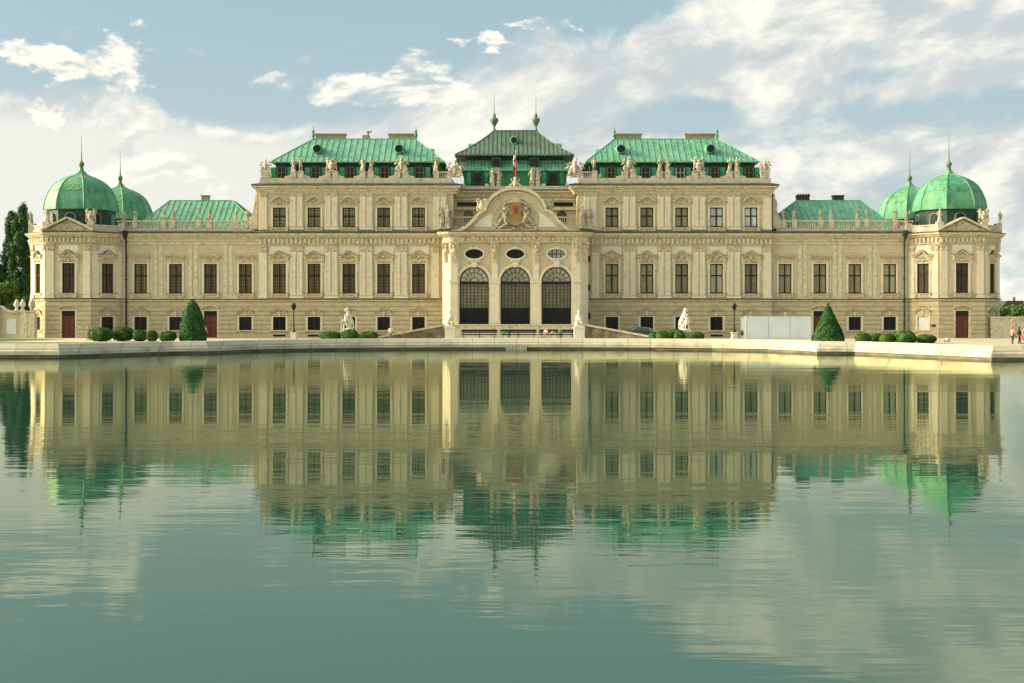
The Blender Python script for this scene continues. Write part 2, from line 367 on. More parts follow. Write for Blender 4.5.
g.poly([(20,-40,.005),(30,-49,.005),(37,-60,.005),(46,-60,.005),(46,-30,.005),(20,-30,.005)])
g.poly([(-56,-4.5,.005),(-20,-4.5,.005),(-20,-2.2,.005),(-56,-2.2,.005)])
structure(g.build('lawn', 'grass'))
# water
def water_mat():
    m = bpy.data.materials.new('water'); m.use_nodes = True; t = NT(m.node_tree); b = t.n['Principled BSDF']
    pos = t.new('ShaderNodeNewGeometry').outputs['Position']
    n = t.noise(t.vmath('MULTIPLY', pos, (0.03, 0.06, 1)), 1.0, 3)
    t.put(b.inputs['Base Color'], t.mix(t.smooth(n, 0.3, 0.7), (0.010, 0.046, 0.036), (0.014, 0.055, 0.043)))
    b.inputs['Roughness'].default_value = 0.015; b.inputs['IOR'].default_value = 1.95; b.inputs['Specular Tint'].default_value = (0.80, 1.0, 0.90, 1)
    h1 = t.noise(t.vmath('MULTIPLY', pos, (0.55, 2.4, 1)), 1.0, 3, 0.5)
    h2 = t.noise(t.vmath('MULTIPLY', pos, (0.07, 0.30, 1)), 1.0, 2, 0.5)
    patch = t.smooth(t.noise(t.vmath('MULTIPLY', pos, (0.02, 0.05, 1)), 1.0, 2), 0.35, 0.65, 0.45, 1.0)
    bm = t.new('ShaderNodeBump'); t.put(bm.inputs['Height'], t.math('ADD', t.math('MULTIPLY', t.math('MULTIPLY', h1, patch), 0.0048), t.math('MULTIPLY', h2, 0.015)))
    bm.inputs['Strength'].default_value = 1.0; bm.inputs['Distance'].default_value = 1.0
    # murky pond: greenish body under a slightly tinted mirror
    bc = b.inputs['Base Color'].links[0].from_socket
    df = t.new('ShaderNodeBsdfDiffuse'); t.put(df.inputs[0], bc)
    gs = t.new('ShaderNodeBsdfGlossy'); gs.inputs[0].default_value = (0.82, 0.84, 0.66, 1); gs.inputs['Roughness'].default_value = 0.015; t.l.new(bm.outputs[0], gs.inputs['Normal'])
    fr = t.new('ShaderNodeFresnel'); fr.inputs[0].default_value = 2.7; t.l.new(bm.outputs[0], fr.inputs['Normal'])
    mx = t.new('ShaderNodeMixShader'); t.l.new(fr.outputs[0], mx.inputs[0]); t.l.new(df.outputs[0], mx.inputs[1]); t.l.new(gs.outputs[0], mx.inputs[2])
    t.l.new(mx.outputs[0], t.n['Material Output'].inputs['Surface']); t.n.remove(b); MAT['water'] = m
water_mat()
g = MB(); g.poly([(x, y, WATER) for x, y in FAR]+[(56, NEAR, WATER), (-56, NEAR, WATER)])
wo_ = structure(g.build('water', 'water'))
if wo_.data.polygons[0].normal.z < 0: wo_.data.flip_normals()
# kerb: three courses round the pool
ring = FAR+[(56,NEAR),(-56,NEAR)]
line = ring+[ring[0], ring[1]]
def kerb_piece(name, prof, m, seg):
    g = MB(); g.band(seg, prof); return g
wp = tag(empty('pool_edge', (0,-42,0)), 'low cream stone edging running all round the big pool', 'pool edging')
seg = [(x, y+42) for x, y in FAR]
for nm, m, prof in (('coping', 'kerb', [(-0.70,0.0),(-0.70,0.55),(-0.62,0.60),(-0.30,0.60),(-0.16,0.56),(0.22,0.20),(0.24,0.12),(-0.05,0.115)]),
                    ('lower_course', 'kerb_low', [(-0.10,0.113),(0.24,0.112),(0.42,-0.02),(0.44,-0.33),(-0.1,-0.335)]),
                    ('wet_band', 'kerb_wet', [(-0.1,-0.338),(0.34,-0.338),(0.34,-0.9),(-0.1,-0.9)])):
    g = MB(); g.band([(x, y) for x, y in seg], prof)
    g.band([(56,-33.8),(56,NEAR+42),(-56,NEAR+42),(-56,-27.3)], prof)
    g.build(nm, m, wp)
g = MB()
for k in range(9): g.box(-1.1+k*0.245, -0.90+k*0.245, -0.56, -0.45, -0.75, -0.041)
g.build('overflow_grille', 'kerb_low', wp)

# ================================================================== PALACE
PAL = tag(empty('palace', (0,0,0)), 'long cream baroque palace with green copper roofs and domes behind the pool', 'palace')
rnd = random.Random(3)
YM = -0.4                                   # front plane of the tall blocks
BM = [13.41, 18.24, 23.07, 27.9, 32.7]      # bays of the tall blocks
BW = [37.5, 42.35, 47.2, 52.05]             # bays of the wings
Z_STR, Z_WB, Z_WT = 5.15, 6.17, 10.23
Z_COR0, Z_COR1 = 13.98, 14.84

# ---- window kits: meshes shared by every copy, origin at the centre of the opening's foot, on the wall plane
def kit_frame(w_, h, grid, y=0.16, t=0.13, transom=0.60, fine=None, mull=True):
    m = MB(); a = w_/2
    m.box(-a, -a+t, y, y+0.1, 0, h); m.box(a-t, a, y, y+0.1, 0, h); m.box(-a+t, a-t, y, y+0.1, h-t, h); m.box(-a+t, a-t, y, y+0.1, 0, t)
    if mull: m.box(-t*0.7, t*0.7, y-0.02, y+0.1, t, h-t)
    if transom: m.box(-a+t, a-t, y-0.035, y+0.085, h*transom-t*0.6, h*transom+t*0.6)
    if fine:
        nx, nz = fine
        for i in range(1, nx):
            if 2*i == nx and mull: continue
            x = -a+w_*i/nx; m.box(x-0.022, x+0.022, y+0.03, y+0.09, t, h-t)
        for j in range(1, nz): z = h*j/nz; m.box(-a+t, a-t, y+0.035, y+0.085, z-0.022, z+0.022)
    return m
def kit_pane(w_, h, y=0.245):
    m = MB(); m.box(-w_/2+0.03, w_/2-0.03, y, y+0.05, 0.03, h-0.03); return m
def hood_curved(m, w_, z, rise=0.62, t=0.16, out=0.42):
    a = w_/2+0.62
    pts = []
    for k in range(17):
        x = -a+2*a*k/16; s = max(0.0, 1-abs(x)/(a*0.62)); zz = z+rise*(s*s*(3-2*s))
        pts.append((x, zz))
    m.strip(pts, t, -out, 0.0); m.cur = 2; m.strip([(x, z_+t+0.005) for x, z_ in pts], 0.07, -out-0.05, 0.0); m.cur = 0; m.strip([(x*0.97, z_-0.12) for x, z_ in pts], 0.12, -out*0.55, 0.0)
def surround(kind, w_, h, seed=0):
    m = MB(); a = w_/2; r = random.Random(seed); f = 0.26
    m.cur = 1; m.box(-a-f, -a, -0.10, 0.02, -0.02, h+0.10); m.box(a, a+f, -0.10, 0.02, -0.02, h+0.10); m.box(-a, a, -0.10, 0.02, h, h+0.10); m.cur = 0
    if kind in ('main', 'upper', 'flat'):
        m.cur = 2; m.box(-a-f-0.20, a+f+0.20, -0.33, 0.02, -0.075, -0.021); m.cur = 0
        m.box(-a-f-0.18, a+f+0.18, -0.30, 0.02, -0.22, -0.08); m.box(-a-f, a+f, -0.14, 0.02, -0.62, -0.22)
        for sg in (-1, 1): m.cb(sg*(a+f-0.1), -0.12, -0.55, 0.28, 0.3, 0.33)
        relief(m, 0, -0.14, -0.44, w_*0.8, 0.30, 10, r, 0.08)
    if kind == 'main':
        hood_curved(m, w_, h+0.98); relief(m, 0, -0.10, h+0.70, 1.9, 0.95, 36, r, 0.12)
        m.box(-a-0.5, -a, -0.16, 0.0, h+0.1, h+0.85); m.box(a, a+0.5, -0.16, 0.0, h+0.1, h+0.85)
        m.ball((0,-0.16,h+1.0), 0.22, (1,0.7,1.2))
        for sg in (-1,1): m.ball((sg*(a+0.28),-0.16,h+0.75), 0.17, (0.9,1,1.4)); m.box(sg*(a+0.40)-0.12, sg*(a+0.40)+0.12, -0.09, 0.0, h-1.1, h+0.1)
    if kind == 'upper':
        pts = [(-1.35+2.7*k/16, h+0.78+0.62*max(0, cos(pi*0.5*min(1, abs(-1.35+2.7*k/16)/0.98)))**0.8) for k in range(17)]
        m.strip(pts, 0.15, -0.36, 0.0); m.strip([(x*.93, z-0.15) for x, z in pts], 0.11, -0.18, 0)
        relief(m, 0, -0.08, h+0.72, 1.3, 0.7, 20, r, 0.10)
    if kind == 'flat':
        m.box(-a-f-0.22, a+f+0.22, -0.42, 0.02, h+0.93, h+1.05); m.box(-a-f-0.1, a+f+0.1, -0.28, 0.02, h+0.80, h+0.93)
        m.prism([(-a-f-0.2, h+1.05), (a+f+0.2, h+1.05), (a-0.1, h+1.30), (-a+0.1, h+1.30)], -0.28, 0.0)
        m.box(-a-f, a+f, -0.05, 0.0, h+0.1, h+0.8); relief(m, 0, -0.08, h+0.45, 1.5, 0.35, 12, r, 0.08)
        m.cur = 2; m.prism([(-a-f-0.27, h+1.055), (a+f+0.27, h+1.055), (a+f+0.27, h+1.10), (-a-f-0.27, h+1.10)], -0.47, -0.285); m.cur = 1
        m.box(-a-f-0.38, -a-f-0.30, -0.05, 0.0, -0.6, h+1.7); m.box(a+f+0.30, a+f+0.38, -0.05, 0.0, -0.6, h+1.7); m.box(-a-f-0.30, a+f+0.30, -0.05, 0, h+1.62, h+1.7)
    if kind == 'ground':
        pts = []
        for k in range(15):
            x = -1.22+2.44*k/14; s = abs(x)/1.22; pts.append((x, h+0.30+0.55*(1-s**3)+(0.12 if s < 0.35 else 0)))
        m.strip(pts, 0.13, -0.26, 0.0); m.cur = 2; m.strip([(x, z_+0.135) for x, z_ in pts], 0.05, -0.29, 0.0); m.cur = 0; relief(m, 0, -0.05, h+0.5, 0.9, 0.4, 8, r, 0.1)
        m.box(-a-f-0.05, a+f+0.05, -0.2, 0.02, -0.16, -0.02); m.box(-0.14, 0.14, -0.22, 0, h+0.1, h+0.75)
    return m
KITS = {}
def kit(name, frame, pane, pmat, sur=None, fmat='woodframe'):
    KITS[name] = (frame.mesh('window', fmat), pane.mesh('pane', pmat), sur.mesh('surround', ['ornament', 'pil', 'hood_cap']) if sur else None)
kit('main_l', kit_frame(1.8,4.06,1,fine=(6,9)), kit_pane(1.8,4.06), 'pane_olive', surround('main',1.8,4.06,1))
kit('main_r', kit_frame(1.8,4.06,1), kit_pane(1.8,4.06), 'pane_curtain', surround('main',1.8,4.06,2))
kit('flat_l', kit_frame(1.8,4.06,1,fine=(6,9)), kit_pane(1.8,4.06), 'pane_olive', surround('flat',1.8,4.06,3))
kit('flat_r', kit_frame(1.8,4.06,1), kit_pane(1.8,4.06), 'pane_curtain', surround('flat',1.8,4.06,4))
kit('pav', kit_frame(1.72,4.06,1,fine=(4,3)), kit_pane(1.72,4.06), 'pane_grille2', surround('main',1.72,4.06,5))
kit('up_l', kit_frame(1.8,2.7,1,fine=(4,6),transom=0.56), kit_pane(1.8,2.7), 'pane_curtain', surround('upper',1.8,2.7,6))
kit('up_r', kit_frame(1.8,2.7,1,transom=0.56), kit_pane(1.8,2.7), 'pane_curtain', surround('upper',1.8,2.7,7))
kit('up_b', kit_frame(1.8,2.7,1,transom=0.56), kit_pane(1.8,2.7), 'pane_bright', surround('upper',1.8,2.7,7))  # pale pane colour stands in for the reflected sky
kit('ground', kit_frame(1.75,1.85,1,fine=(8,2),transom=None), kit_pane(1.75,1.85), 'pane_dark', surround('ground',1.75,1.85,8), 'iron')
kit('ground_w', kit_frame(1.6,1.95,1,transom=None,mull=False,t=0.06), kit_pane(1.6,1.95,0.1), 'panel_white', surround('ground',1.6,1.95,8), 'trim')
def place(kname, x, y, z, rz=0, base=None, label=None, name='window'):
    """window > pane, surround; base = (origin, angle) of a slanted face"""
    f, p, s = KITS[kname]
    if base:
        (ox, oy), rz = base; c, sn = cos(rz), sin(rz); x, y = ox+x*c-y*sn, oy+x*sn+y*c
    wdw = inst(f, name, PAL, (x, y, z), rz, label)
    inst(p, 'pane', wdw)
    if s: inst(s, 'surround', wdw)
    return wdw

# ---- openings and walls
def gops(xs, w_=1.75, z0=1.03, h=1.85, door=()):
    o = []
    for x in xs:
        if any(abs(x-d) < 0.5 for d in door): o.append((x-0.92, x+0.92, 0.0, 3.72))
        else: o.append((x-w_/2, x+w_/2, z0, z0+h))
    return o
def courses(m, x0, x1, y, ops, z0=0.55, z1=4.9, n=7):
    """rusticated courses with open joints"""
    hh = (z1-z0)/n
    m.wall(x0, x1, 0.0, z1+0.1, y, ops)
    m.box(x0, x1, y-0.16, y-0.001, 0.0, z0-0.02) if not any(o[2] < z0 for o in ops) else None
    if any(o[2] < z0 for o in ops):
        cs = [x0]+[c for o in ops if o[2] < z0 for c in (o[0]-0.25, o[1]+0.25)]+[x1]
        for i in range(0, len(cs), 2): m.box(cs[i], cs[i+1], y-0.16, y-0.001, 0.0, z0-0.02)
    for k in range(n):
        a, b = z0+k*hh+0.055, z0+(k+1)*hh-0.055
        cuts = sorted([(o[0]-0.27, o[1]+0.27) for o in ops if o[2]-0.2 < b and o[3]+0.12 > a])
        x = x0
        for c in cuts+[(x1, x1)]:
            if c[0]-x > 0.05: m.box(x, c[0], y-0.11, y-0.001, a, b)
            x = c[1]
UP = (15.35, 2.7)
def tall_block(sg):
    m = MB(); X0, X1 = (8.6, 35.6)
    xs = [sg*b for b in BM]; lo, hi = sorted((sg*X0, sg*X1))
    m.wall(lo, hi, Z_STR, Z_COR1, YM, [(x-0.9, x+0.9, Z_WB, Z_WT) for x in xs])
    m.wall(lo, hi, Z_COR1, 21.2, YM, [(x-0.9, x+0.9, UP[0], UP[0]+UP[1]) for x in xs])
    m.box(lo, hi, YM+0.36, 18, 0.0, 21.2)
    for x in (lo, hi): m.box(x-0.001 if x == lo else x-0.3, x+0.3 if x == lo else x+0.001, YM+0.001, YM+0.36, 0.0, 21.2)
    m.build('wall', 'stucco', PAL)
    m = MB(); courses(m, lo, hi, YM, gops(xs)); m.build('ground_storey', 'rustic', PAL)
    # pale field over the main windows
    for x in xs: m = MB(); m.box(x-1.42, x+1.42, YM-0.03, YM-0.001, 11.25, 12.72); m.build('plaster_panel', 'pale', PAL)
    L, Rr = ('left', 'right') if sg < 0 else ('right', 'left')
    for i, x in enumerate(xs):
        place('main_l' if sg < 0 else 'main_r', x, YM, Z_WB)
        place('ground', x, YM, 1.03)
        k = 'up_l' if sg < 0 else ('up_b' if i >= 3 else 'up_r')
        place(k, x, YM, UP[0], label='window with bright sky reflection put into its pale pane colour' if k == 'up_b' else None)
tall_block(-1); tall_block(1)

# pilasters (meshes shared)
def pil_mesh(w_, z0, z1, cap_z, orn=True, seed=1):
    m = MB(); r = random.Random(seed)
    m.box(-w_/2-0.08, w_/2+0.08, -0.20, 0.0, z0, z0+0.35)
    m.box(-w_/2, w_/2, -0.12, 0.0, z0+0.35, cap_z)
    if w_ > 1.3:
        for sg in (-1, 1):
            c = sg*w_*0.25; ww = w_*0.42
            m.box(c-ww/2, c+ww/2, -0.26, -0.12, z0+0.45, cap_z)
            if orn: relief(m, c, -0.26, (z0+z1)/2+(-0.55 if z1-z0 > 5 else 0), ww*0.7, 1.1, 9, r, 0.075, 0.5)
            if z1-z0 > 5: m.box(c-ww*.36, c-ww*.28, -0.30, -0.26, z0+0.8, cap_z-0.4); m.box(c+ww*.28, c+ww*.36, -0.30, -0.26, z0+0.8, cap_z-0.4)
    return m
def cap_mesh(w_, h, seed=2):
    m = MB(); r = random.Random(seed)
    m.box(-w_/2-0.10, w_/2+0.10, -0.32, 0.0, h-0.12, h); m.box(-w_/2, w_/2, -0.16, 0.0, 0.0, h-0.12)
    relief(m, 0, -0.18, h*0.45, w_*1.0, h*0.8, int(22*w_), r, 0.11)
    return m
PM = {}
for key, w_, z0, z1, cz, hc in (('main', 1.85, 5.45, 13.0, 11.85, 0.85), ('main_n', 1.05, 5.45, 13.0, 11.85, 0.85), ('up', 1.85, 14.95, 20.2, 19.55, 0.62), ('up_n', 1.05, 14.95, 20.2, 19.55, 0.62), ('pav', 0.95, 5.45, 13.0, 11.95, 0.8)):
    PM[key] = (pil_mesh(w_, z0, z1, cz, True, 5).mesh('pilaster', 'pil'), cap_mesh(w_, hc, 6).mesh('capital', 'ornament'), cz)
def pilaster(key, x, y, base=None):
    a, b, cz = PM[key]; rz = 0
    if base:
        (ox, oy), rz = base; c, sn = cos(rz), sin(rz); x, y = ox+x*c-y*sn, oy+x*sn+y*c
    p = inst(a, 'pilaster', PAL, (x, y, 0), rz); inst(b, 'capital', p, (0, 0, cz))
for sg in (-1, 1):
    for x in (15.82, 20.65, 25.48, 30.3): pilaster('main', sg*x, YM); pilaster('up', sg*x, YM)
    pilaster('main_n', sg*34.95, YM); pilaster('up_n', sg*34.95, YM); pilaster('main_n', sg*11.1, YM); pilaster('up', sg*10.4, YM)

# ---- wings
def wing(sg):
    m = MB(); lo, hi = sorted((sg*35.6, sg*54.6)); xs = [sg*b for b in BW]; dd = [sg*42.35 if False else (sg*42.35 if sg > 0 else -42.35)]
    door = [sg*42.35]
    m.wall(lo, hi, Z_STR, Z_COR1, 0.0, [(x-0.9, x+0.9, Z_WB, Z_WT) for x in xs])
    m.box(lo, hi, 0.36, 20, 0.0, Z_COR1)
    m.build('wall', 'stucco', PAL)
    for x in xs:
        for s2 in (-1, 1): m = MB(); m.box(x+s2*2.05-0.28, x+s2*2.05+0.28, -0.06, -0.001, 5.75, 12.9); m.build('lesene', 'trim', PAL)
    m = MB(); m.box(lo, hi, -0.10, -0.001, 12.95, 13.25); m.build('frieze', 'trim', PAL); m = MB(); m.box(lo, hi, -0.05, -0.001, 5.35, 5.7); m.build('plinth_band', 'trim', PAL)
    m = MB(); courses(m, lo, hi, 0.0, gops(xs, door=door)); m.build('ground_storey', 'rustic', PAL)
    for x in xs:
        place('flat_l' if sg < 0 else 'flat_r', x, 0, Z_WB)
        if abs(x-door[0]) > 0.5: place('ground', x, 0, 1.03)
    make_door(door[0], 0.0)
def make_door(x, y, base=None, key='red'):
    m = MB(); m.box(-0.9, 0.9, 0.16, 0.24, 0.05, 3.68); m.box(-0.02, 0.02, 0.13, 0.16, 0.05, 2.9)
    for sx in (-1, 1):
        for z0, z1 in ((0.25, 0.95), (1.1, 1.95), (2.1, 2.8)): m.box(sx*0.45-0.3, sx*0.45+0.3, 0.12, 0.16, z0, z1)
    rz = 0
    if base:
        (ox, oy), rz = base; c, sn = cos(rz), sin(rz); x, y = ox+x*c-y*sn, oy+x*sn+y*c
    d = m.build('door', 'door_red', PAL, loc=(x, y, 0), rz=rz)
    m = MB(); m.box(-0.8, 0.8, 0.10, 0.155, 3.02, 3.60); m.build('fanlight', 'pane_dark', d)
    m = MB(); m.ball((0.12, 0.08, 1.35), 0.06); m.box(0.10, 0.14, 0.08, 0.13, 1.25, 1.45); m.build('handle', 'iron', d)
    m = MB(); m.box(-1.18, -0.92, -0.12, 0.02, 0, 3.85); m.box(0.92, 1.18, -0.12, 0.02, 0, 3.85); m.box(-0.92, 0.92, -0.12, 0.02, 3.72, 3.85)
    pts = [(-1.25+2.5*k/14, 4.05+0.35*(1-(abs(-1.25+2.5*k/14)/1.25)**2)) for k in range(15)]
    m.strip(pts, 0.13, -0.30, 0.0); m.build('surround', 'trim', d)
wing(-1); wing(1)

# ---- corner pavilions
PX = 61.0
def pav_outline(grow=0.0, yc=2.0):
    k = 1+grow/6.0
    return [(-6.4*k, yc+1.7*k), (-6.4*k, yc-1.7*k), (-3.1*k, yc-5.0*k), (3.1*k, yc-5.0*k), (6.4*k, yc-1.7*k), (6.4*k, yc+1.7*k), (3.1*k, yc+5.0*k), (-3.1*k, yc+5.0*k)]
_m = MB(); _m.prism([(-0.75,15.2),(0.75,15.2),(0.75,16.7)]+[(0.75*cos(pi*k/8), 16.7+0.55*sin(pi*k/8)) for k in range(1,8)]+[(-0.75,16.7)], -0.55, 0.3); DRUM_D = _m.mesh('drum_dormer', 'copper_dull')
_m = MB(); _m.prism([(-0.55,15.35),(0.55,15.35),(0.55,16.7)]+[(0.55*cos(pi*k/8), 16.7+0.4*sin(pi*k/8)) for k in range(1,8)]+[(-0.55,16.7)], -0.58, -0.5); DRUM_W = _m.mesh('drum_window', 'pane_dark')
def pavilion(sg, front):
    cx = sg*PX; yc = 2.0 if front else 19.0
    out = [(cx+x, y) for x, y in pav_outline(0, yc)]
    m = MB(); mg = MB()
    n = len(out); facets = []
    for i in range(n):
        a, b = Vector(out[i]), Vector(out[(i+1) % n]); L = (b-a).length; ang = atan2(b.y-a.y, b.x-a.x)
        mid = (a+b)/2; facets.append((mid, ang, L))
        isfront = front and i in (1, 2, 3)
        m.M = Matrix.Translation((mid.x, mid.y, 0)) @ Matrix.Rotation(ang, 4, 'Z'); mg.M = m.M
        if isfront:
            wh = 0.86 if i == 2 else 0.80
            ops = [(-0.86, 0.86, Z_WB, Z_WT)]
            m.wall(-L/2, L/2, Z_STR, Z_COR1, 0, ops)
            if i == 2: go = [(-0.92, 0.92, 0.0, 3.72)]
            else: go = [(-0.875, 0.875, 1.03, 2.88)]
            courses(mg, -L/2, L/2, 0, go)
        else:
            m.wall(-L/2, L/2, Z_STR, Z_COR1, 0, [(-0.86, 0.86, Z_WB, Z_WT)] if L > 4 or i in (0, 4) else []); courses(mg, -L/2, L/2, 0, [])
    m.M = Matrix.Identity(4); mg.M = m.M
    inner = [(cx+x*0.94, yc+(y-yc)*0.93) for x, y in pav_outline(0, yc)]
    m.slab(inner, 0, Z_COR1-0.01)
    m.build('wall', 'stucco', PAL); mg.build('ground_storey', 'rustic', PAL)
    mp = MB()
    for i, (mid, ang, L) in enumerate(facets):
        base = ((mid.x, mid.y), ang)
        if i in (0, 1, 2, 3, 4) or L > 4: place('pav', 0, 0, Z_WB, base=base)
        if front and i in (1, 3):
            if sg > 0 and i == 1: place('ground_w', 0, 0, 1.03, base=base, label='ground window blanked with a white panel')
            else: place('ground', 0, 0, 1.03, base=base)
        if front and i == 2: make_door(0, 0, base=base)
        if front and i in (1, 2, 3):
            for s2 in (-1, 1): pilaster('pav', s2*(L/2-0.62), 0, base=base)
            mp.M = Matrix.Translation((mid.x, mid.y, 0)) @ Matrix.Rotation(ang, 4, 'Z')
            mp.box(-1.35, 1.35, -0.03, -0.001, 11.25, 12.72); mp.build('plaster_panel', 'pale', PAL); mp = MB()
            relief_rnd = random.Random(i)
    if mp.v: mp.build('plaster_panel', 'pale', PAL)
    # cornice, string course
    ring_ = out+[out[0], out[1]]
    ring_ = [out[5], out[6], out[7], out[0], out[1], out[2], out[3], out[4], out[5], out[6]] if True else ring_
    m = MB(); m.band(ring_, [(0,5.05),(0.14,5.08),(0.22,5.18),(0.22,5.28),(0.06,5.34),(0,5.34)])
    m.band(ring_, [(0,5.95),(0.16,5.97),(0.16,6.03),(0,6.05)])
    m.build('string_course', 'trim', PAL)
    m = MB(); m.band(ring_, [(0.0,5.345),(0.28,5.285),(0.28,5.35),(0.0,5.42)]); m.build('shadow_line', 'roofdark', PAL)  # dark strip in place of the string course's shadow
    m = MB(); m.band(ring_, [(0,12.85),(0.2,12.9),(0.2,13.0),(0.08,13.05),(0.08,13.75),(0.35,13.85),(0.62,14.15),(0.75,14.2),(0.75,14.36),(0,14.38)])
    for i, (mid, ang, L) in enumerate(facets):
        if front and i in (1, 2, 3):
            m.M = Matrix.Translation((mid.x, mid.y, 0)) @ Matrix.Rotation(ang, 4, 'Z')
            k = int(L/0.52)
            for j in range(k): x = -L/2+L*(j+0.5)/k; m.box(x-0.12, x+0.12, -0.34, -0.08, 13.1, 13.72)
    m.build('cornice', 'trim', PAL)
    m = MB(); m.band(ring_, [(0,14.385),(0.80,14.385),(0.80,14.47),(0,14.62)]); m.build('gutter', 'lead', PAL)
    # parapet
    m = MB()
    par = [(cx+x, y) for x, y in pav_outline(-0.15, yc)]; pr = [par[5], par[6], par[7]]+par[:6]+[par[6]]
    m.band(pr, [(-0.3,14.5),(0.02,14.5),(0.02,15.35),(0.12,15.38),(0.12,15.55),(-0.3,15.55)])
    for i in range(8): m.slab([(par[i][0]+dx, par[i][1]+dy) for dx, dy in ((-.42,-.42),(.42,-.42),(.42,.42),(-.42,.42))], 14.5, 15.85)
    m.build('parapet', 'stone', PAL)
    m = MB(); m.slab([(cx+x, y) for x, y in pav_outline(-0.3, yc)], 14.4, 14.9); m.build('terrace_roof', 'lead', PAL)
    if front:
        fy = yc-5.0
        p = MB(); p.M = Matrix.Translation((cx, fy, 0))
        p.prism([(-3.0,14.62),(3.0,14.62),(0,16.1)], -0.30, 0.9)
        for s2 in (-1, 1):
            p.strip([(-3.5,14.60),(0,16.28)] if s2 < 0 else [(0,16.28),(3.5,14.60)], 0.22, -0.85, 0.9)
        pd = p.build('pediment', 'trim', PAL)
        p = MB(); p.M = Matrix.Translation((cx, fy, 0)); r = random.Random(4)
        for _ in range(60):
            x = r.uniform(0, 2.2); z = r.uniform(14.75, 16.0-x*0.52)
            if z < 14.72: continue
            for s2 in (-1, 1): p.ball((s2*x, -0.32, z), r.uniform(0.07, 0.14), (1.3, 0.9, 1), 6, 4)
        p.ball((0,-0.36,15.25), 0.3, (1,0.5,1.1)); p.build('tympanum_carving', 'stone', pd)
    # drum and dome
    def octo(r, z, m_):
        k = r/5.05
        return [m_.av((cx+x*k, yc+y*k, z)) for x, y in OCT]
    OCT = [(4.52*cos(pi/8+pi/4*i-pi/2-pi/4)/cos(pi/8)*1.0, 4.40*sin(pi/8+pi/4*i-pi/2-pi/4)/cos(pi/8)) for i in range(8)]
    m = MB(); a = octo(4.75, 14.8, m); b = octo(4.75, 17.75, m)
    for i in range(8): j = (i+1) % 8; m.af(a[i], a[j], b[j], b[i])
    m.af(*b)
    drum = m.build('drum', 'darkgreen', PAL)
    for i in range(8):
        a_ = pi/4*i; q = 3.95 if i % 2 else 3.9
        inst(DRUM_D, 'drum_dormer', PAL, (cx+q*sin(a_), yc-q*cos(a_), 0), a_); inst(DRUM_W, 'drum_window', PAL, (cx+q*sin(a_), yc-q*cos(a_), 0), a_)
    prof = [(4.6,17.70),(5.12,17.72),(5.14,17.95),(5.08,18.5),(4.96,19.1),(4.72,19.75),(4.42,20.4),(3.95,21.15),(3.42,21.65),(2.75,22.08),(2.0,22.42),(1.2,22.68),(0.75,22.9),(0.5,23.15),(0.38,23.5)]
    m = MB(); rows = [octo(r_, z, m) for r_, z in prof]
    for k in range(len(rows)-1):
        for i in range(8): j = (i+1) % 8; m.af(rows[k][i], rows[k][j], rows[k+1][j], rows[k+1][i])
    m.af(*rows[0]); m.af(*rows[-1])
    # scalloped upper sheet
    def pr_at(t):
        t = max(0, min(0.9999, t))*(len(prof)-1); k = int(t); f = t-k
        return prof[k][0]*(1-f)+prof[k+1][0]*f+0.05, prof[k][1]*(1-f)+prof[k+1][1]*f+0.03
    for i in range(8):
        A, B = OCT[i], OCT[(i+1) % 8]; N = 16; K = 7; gr = []
        for a_ in range(N+1):
            f = a_/N; px_, py_ = A[0]*(1-f)+B[0]*f, A[1]*(1-f)+B[1]*f
            sc = 0.435+0.045*abs(sin(2*pi*f))**0.7*(-1)+0.05*(abs(f-0.5)*2); col = []
            for k in range(K+1):
                r_, z = pr_at(sc+(0.97-sc)*k/K); col.append(m.av((cx+px_*r_/5.05, yc+py_*r_/5.05, z)))
            r_, z = pr_at(sc); col.insert(0, m.av((cx+px_*(r_-0.08)/5.05, yc+py_*(r_-0.08)/5.05, z-0.02)))
            gr.append(col)
        for a_ in range(N):
            for k in range(K+1): m.af(gr[a_][k], gr[a_+1][k], gr[a_+1][k+1], gr[a_][k+1])
    for i in range(8):
        for k in range(1, len(prof)-2):
            p = [ (cx+OCT[i][0]*prof[q][0]/5.05, yc+OCT[i][1]*prof[q][0]/5.05, prof[q][1]) for q in (k, k+1)]
            m.tube(p[0], p[1], 0.10, 0.10, 5)
    dome = m.build('dome', 'copper_dome', PAL)
    m = MB(); m.lathe([(0.55,22.9),(0.40,23.3),(0.28,23.7),(0.22,23.9),(0.34,23.95),(0.20,24.02),(0.36,24.15),(0.42,24.35),(0.36,24.55),(0.15,24.72),(0.10,25.0),(0.05,26.2),(0.02,28.5)], (cx, yc), 10)
    m.build('finial', 'copper_dull', dome, smooth=False)
for sg in (-1, 1): pavilion(sg, True); pavilion(sg, False)

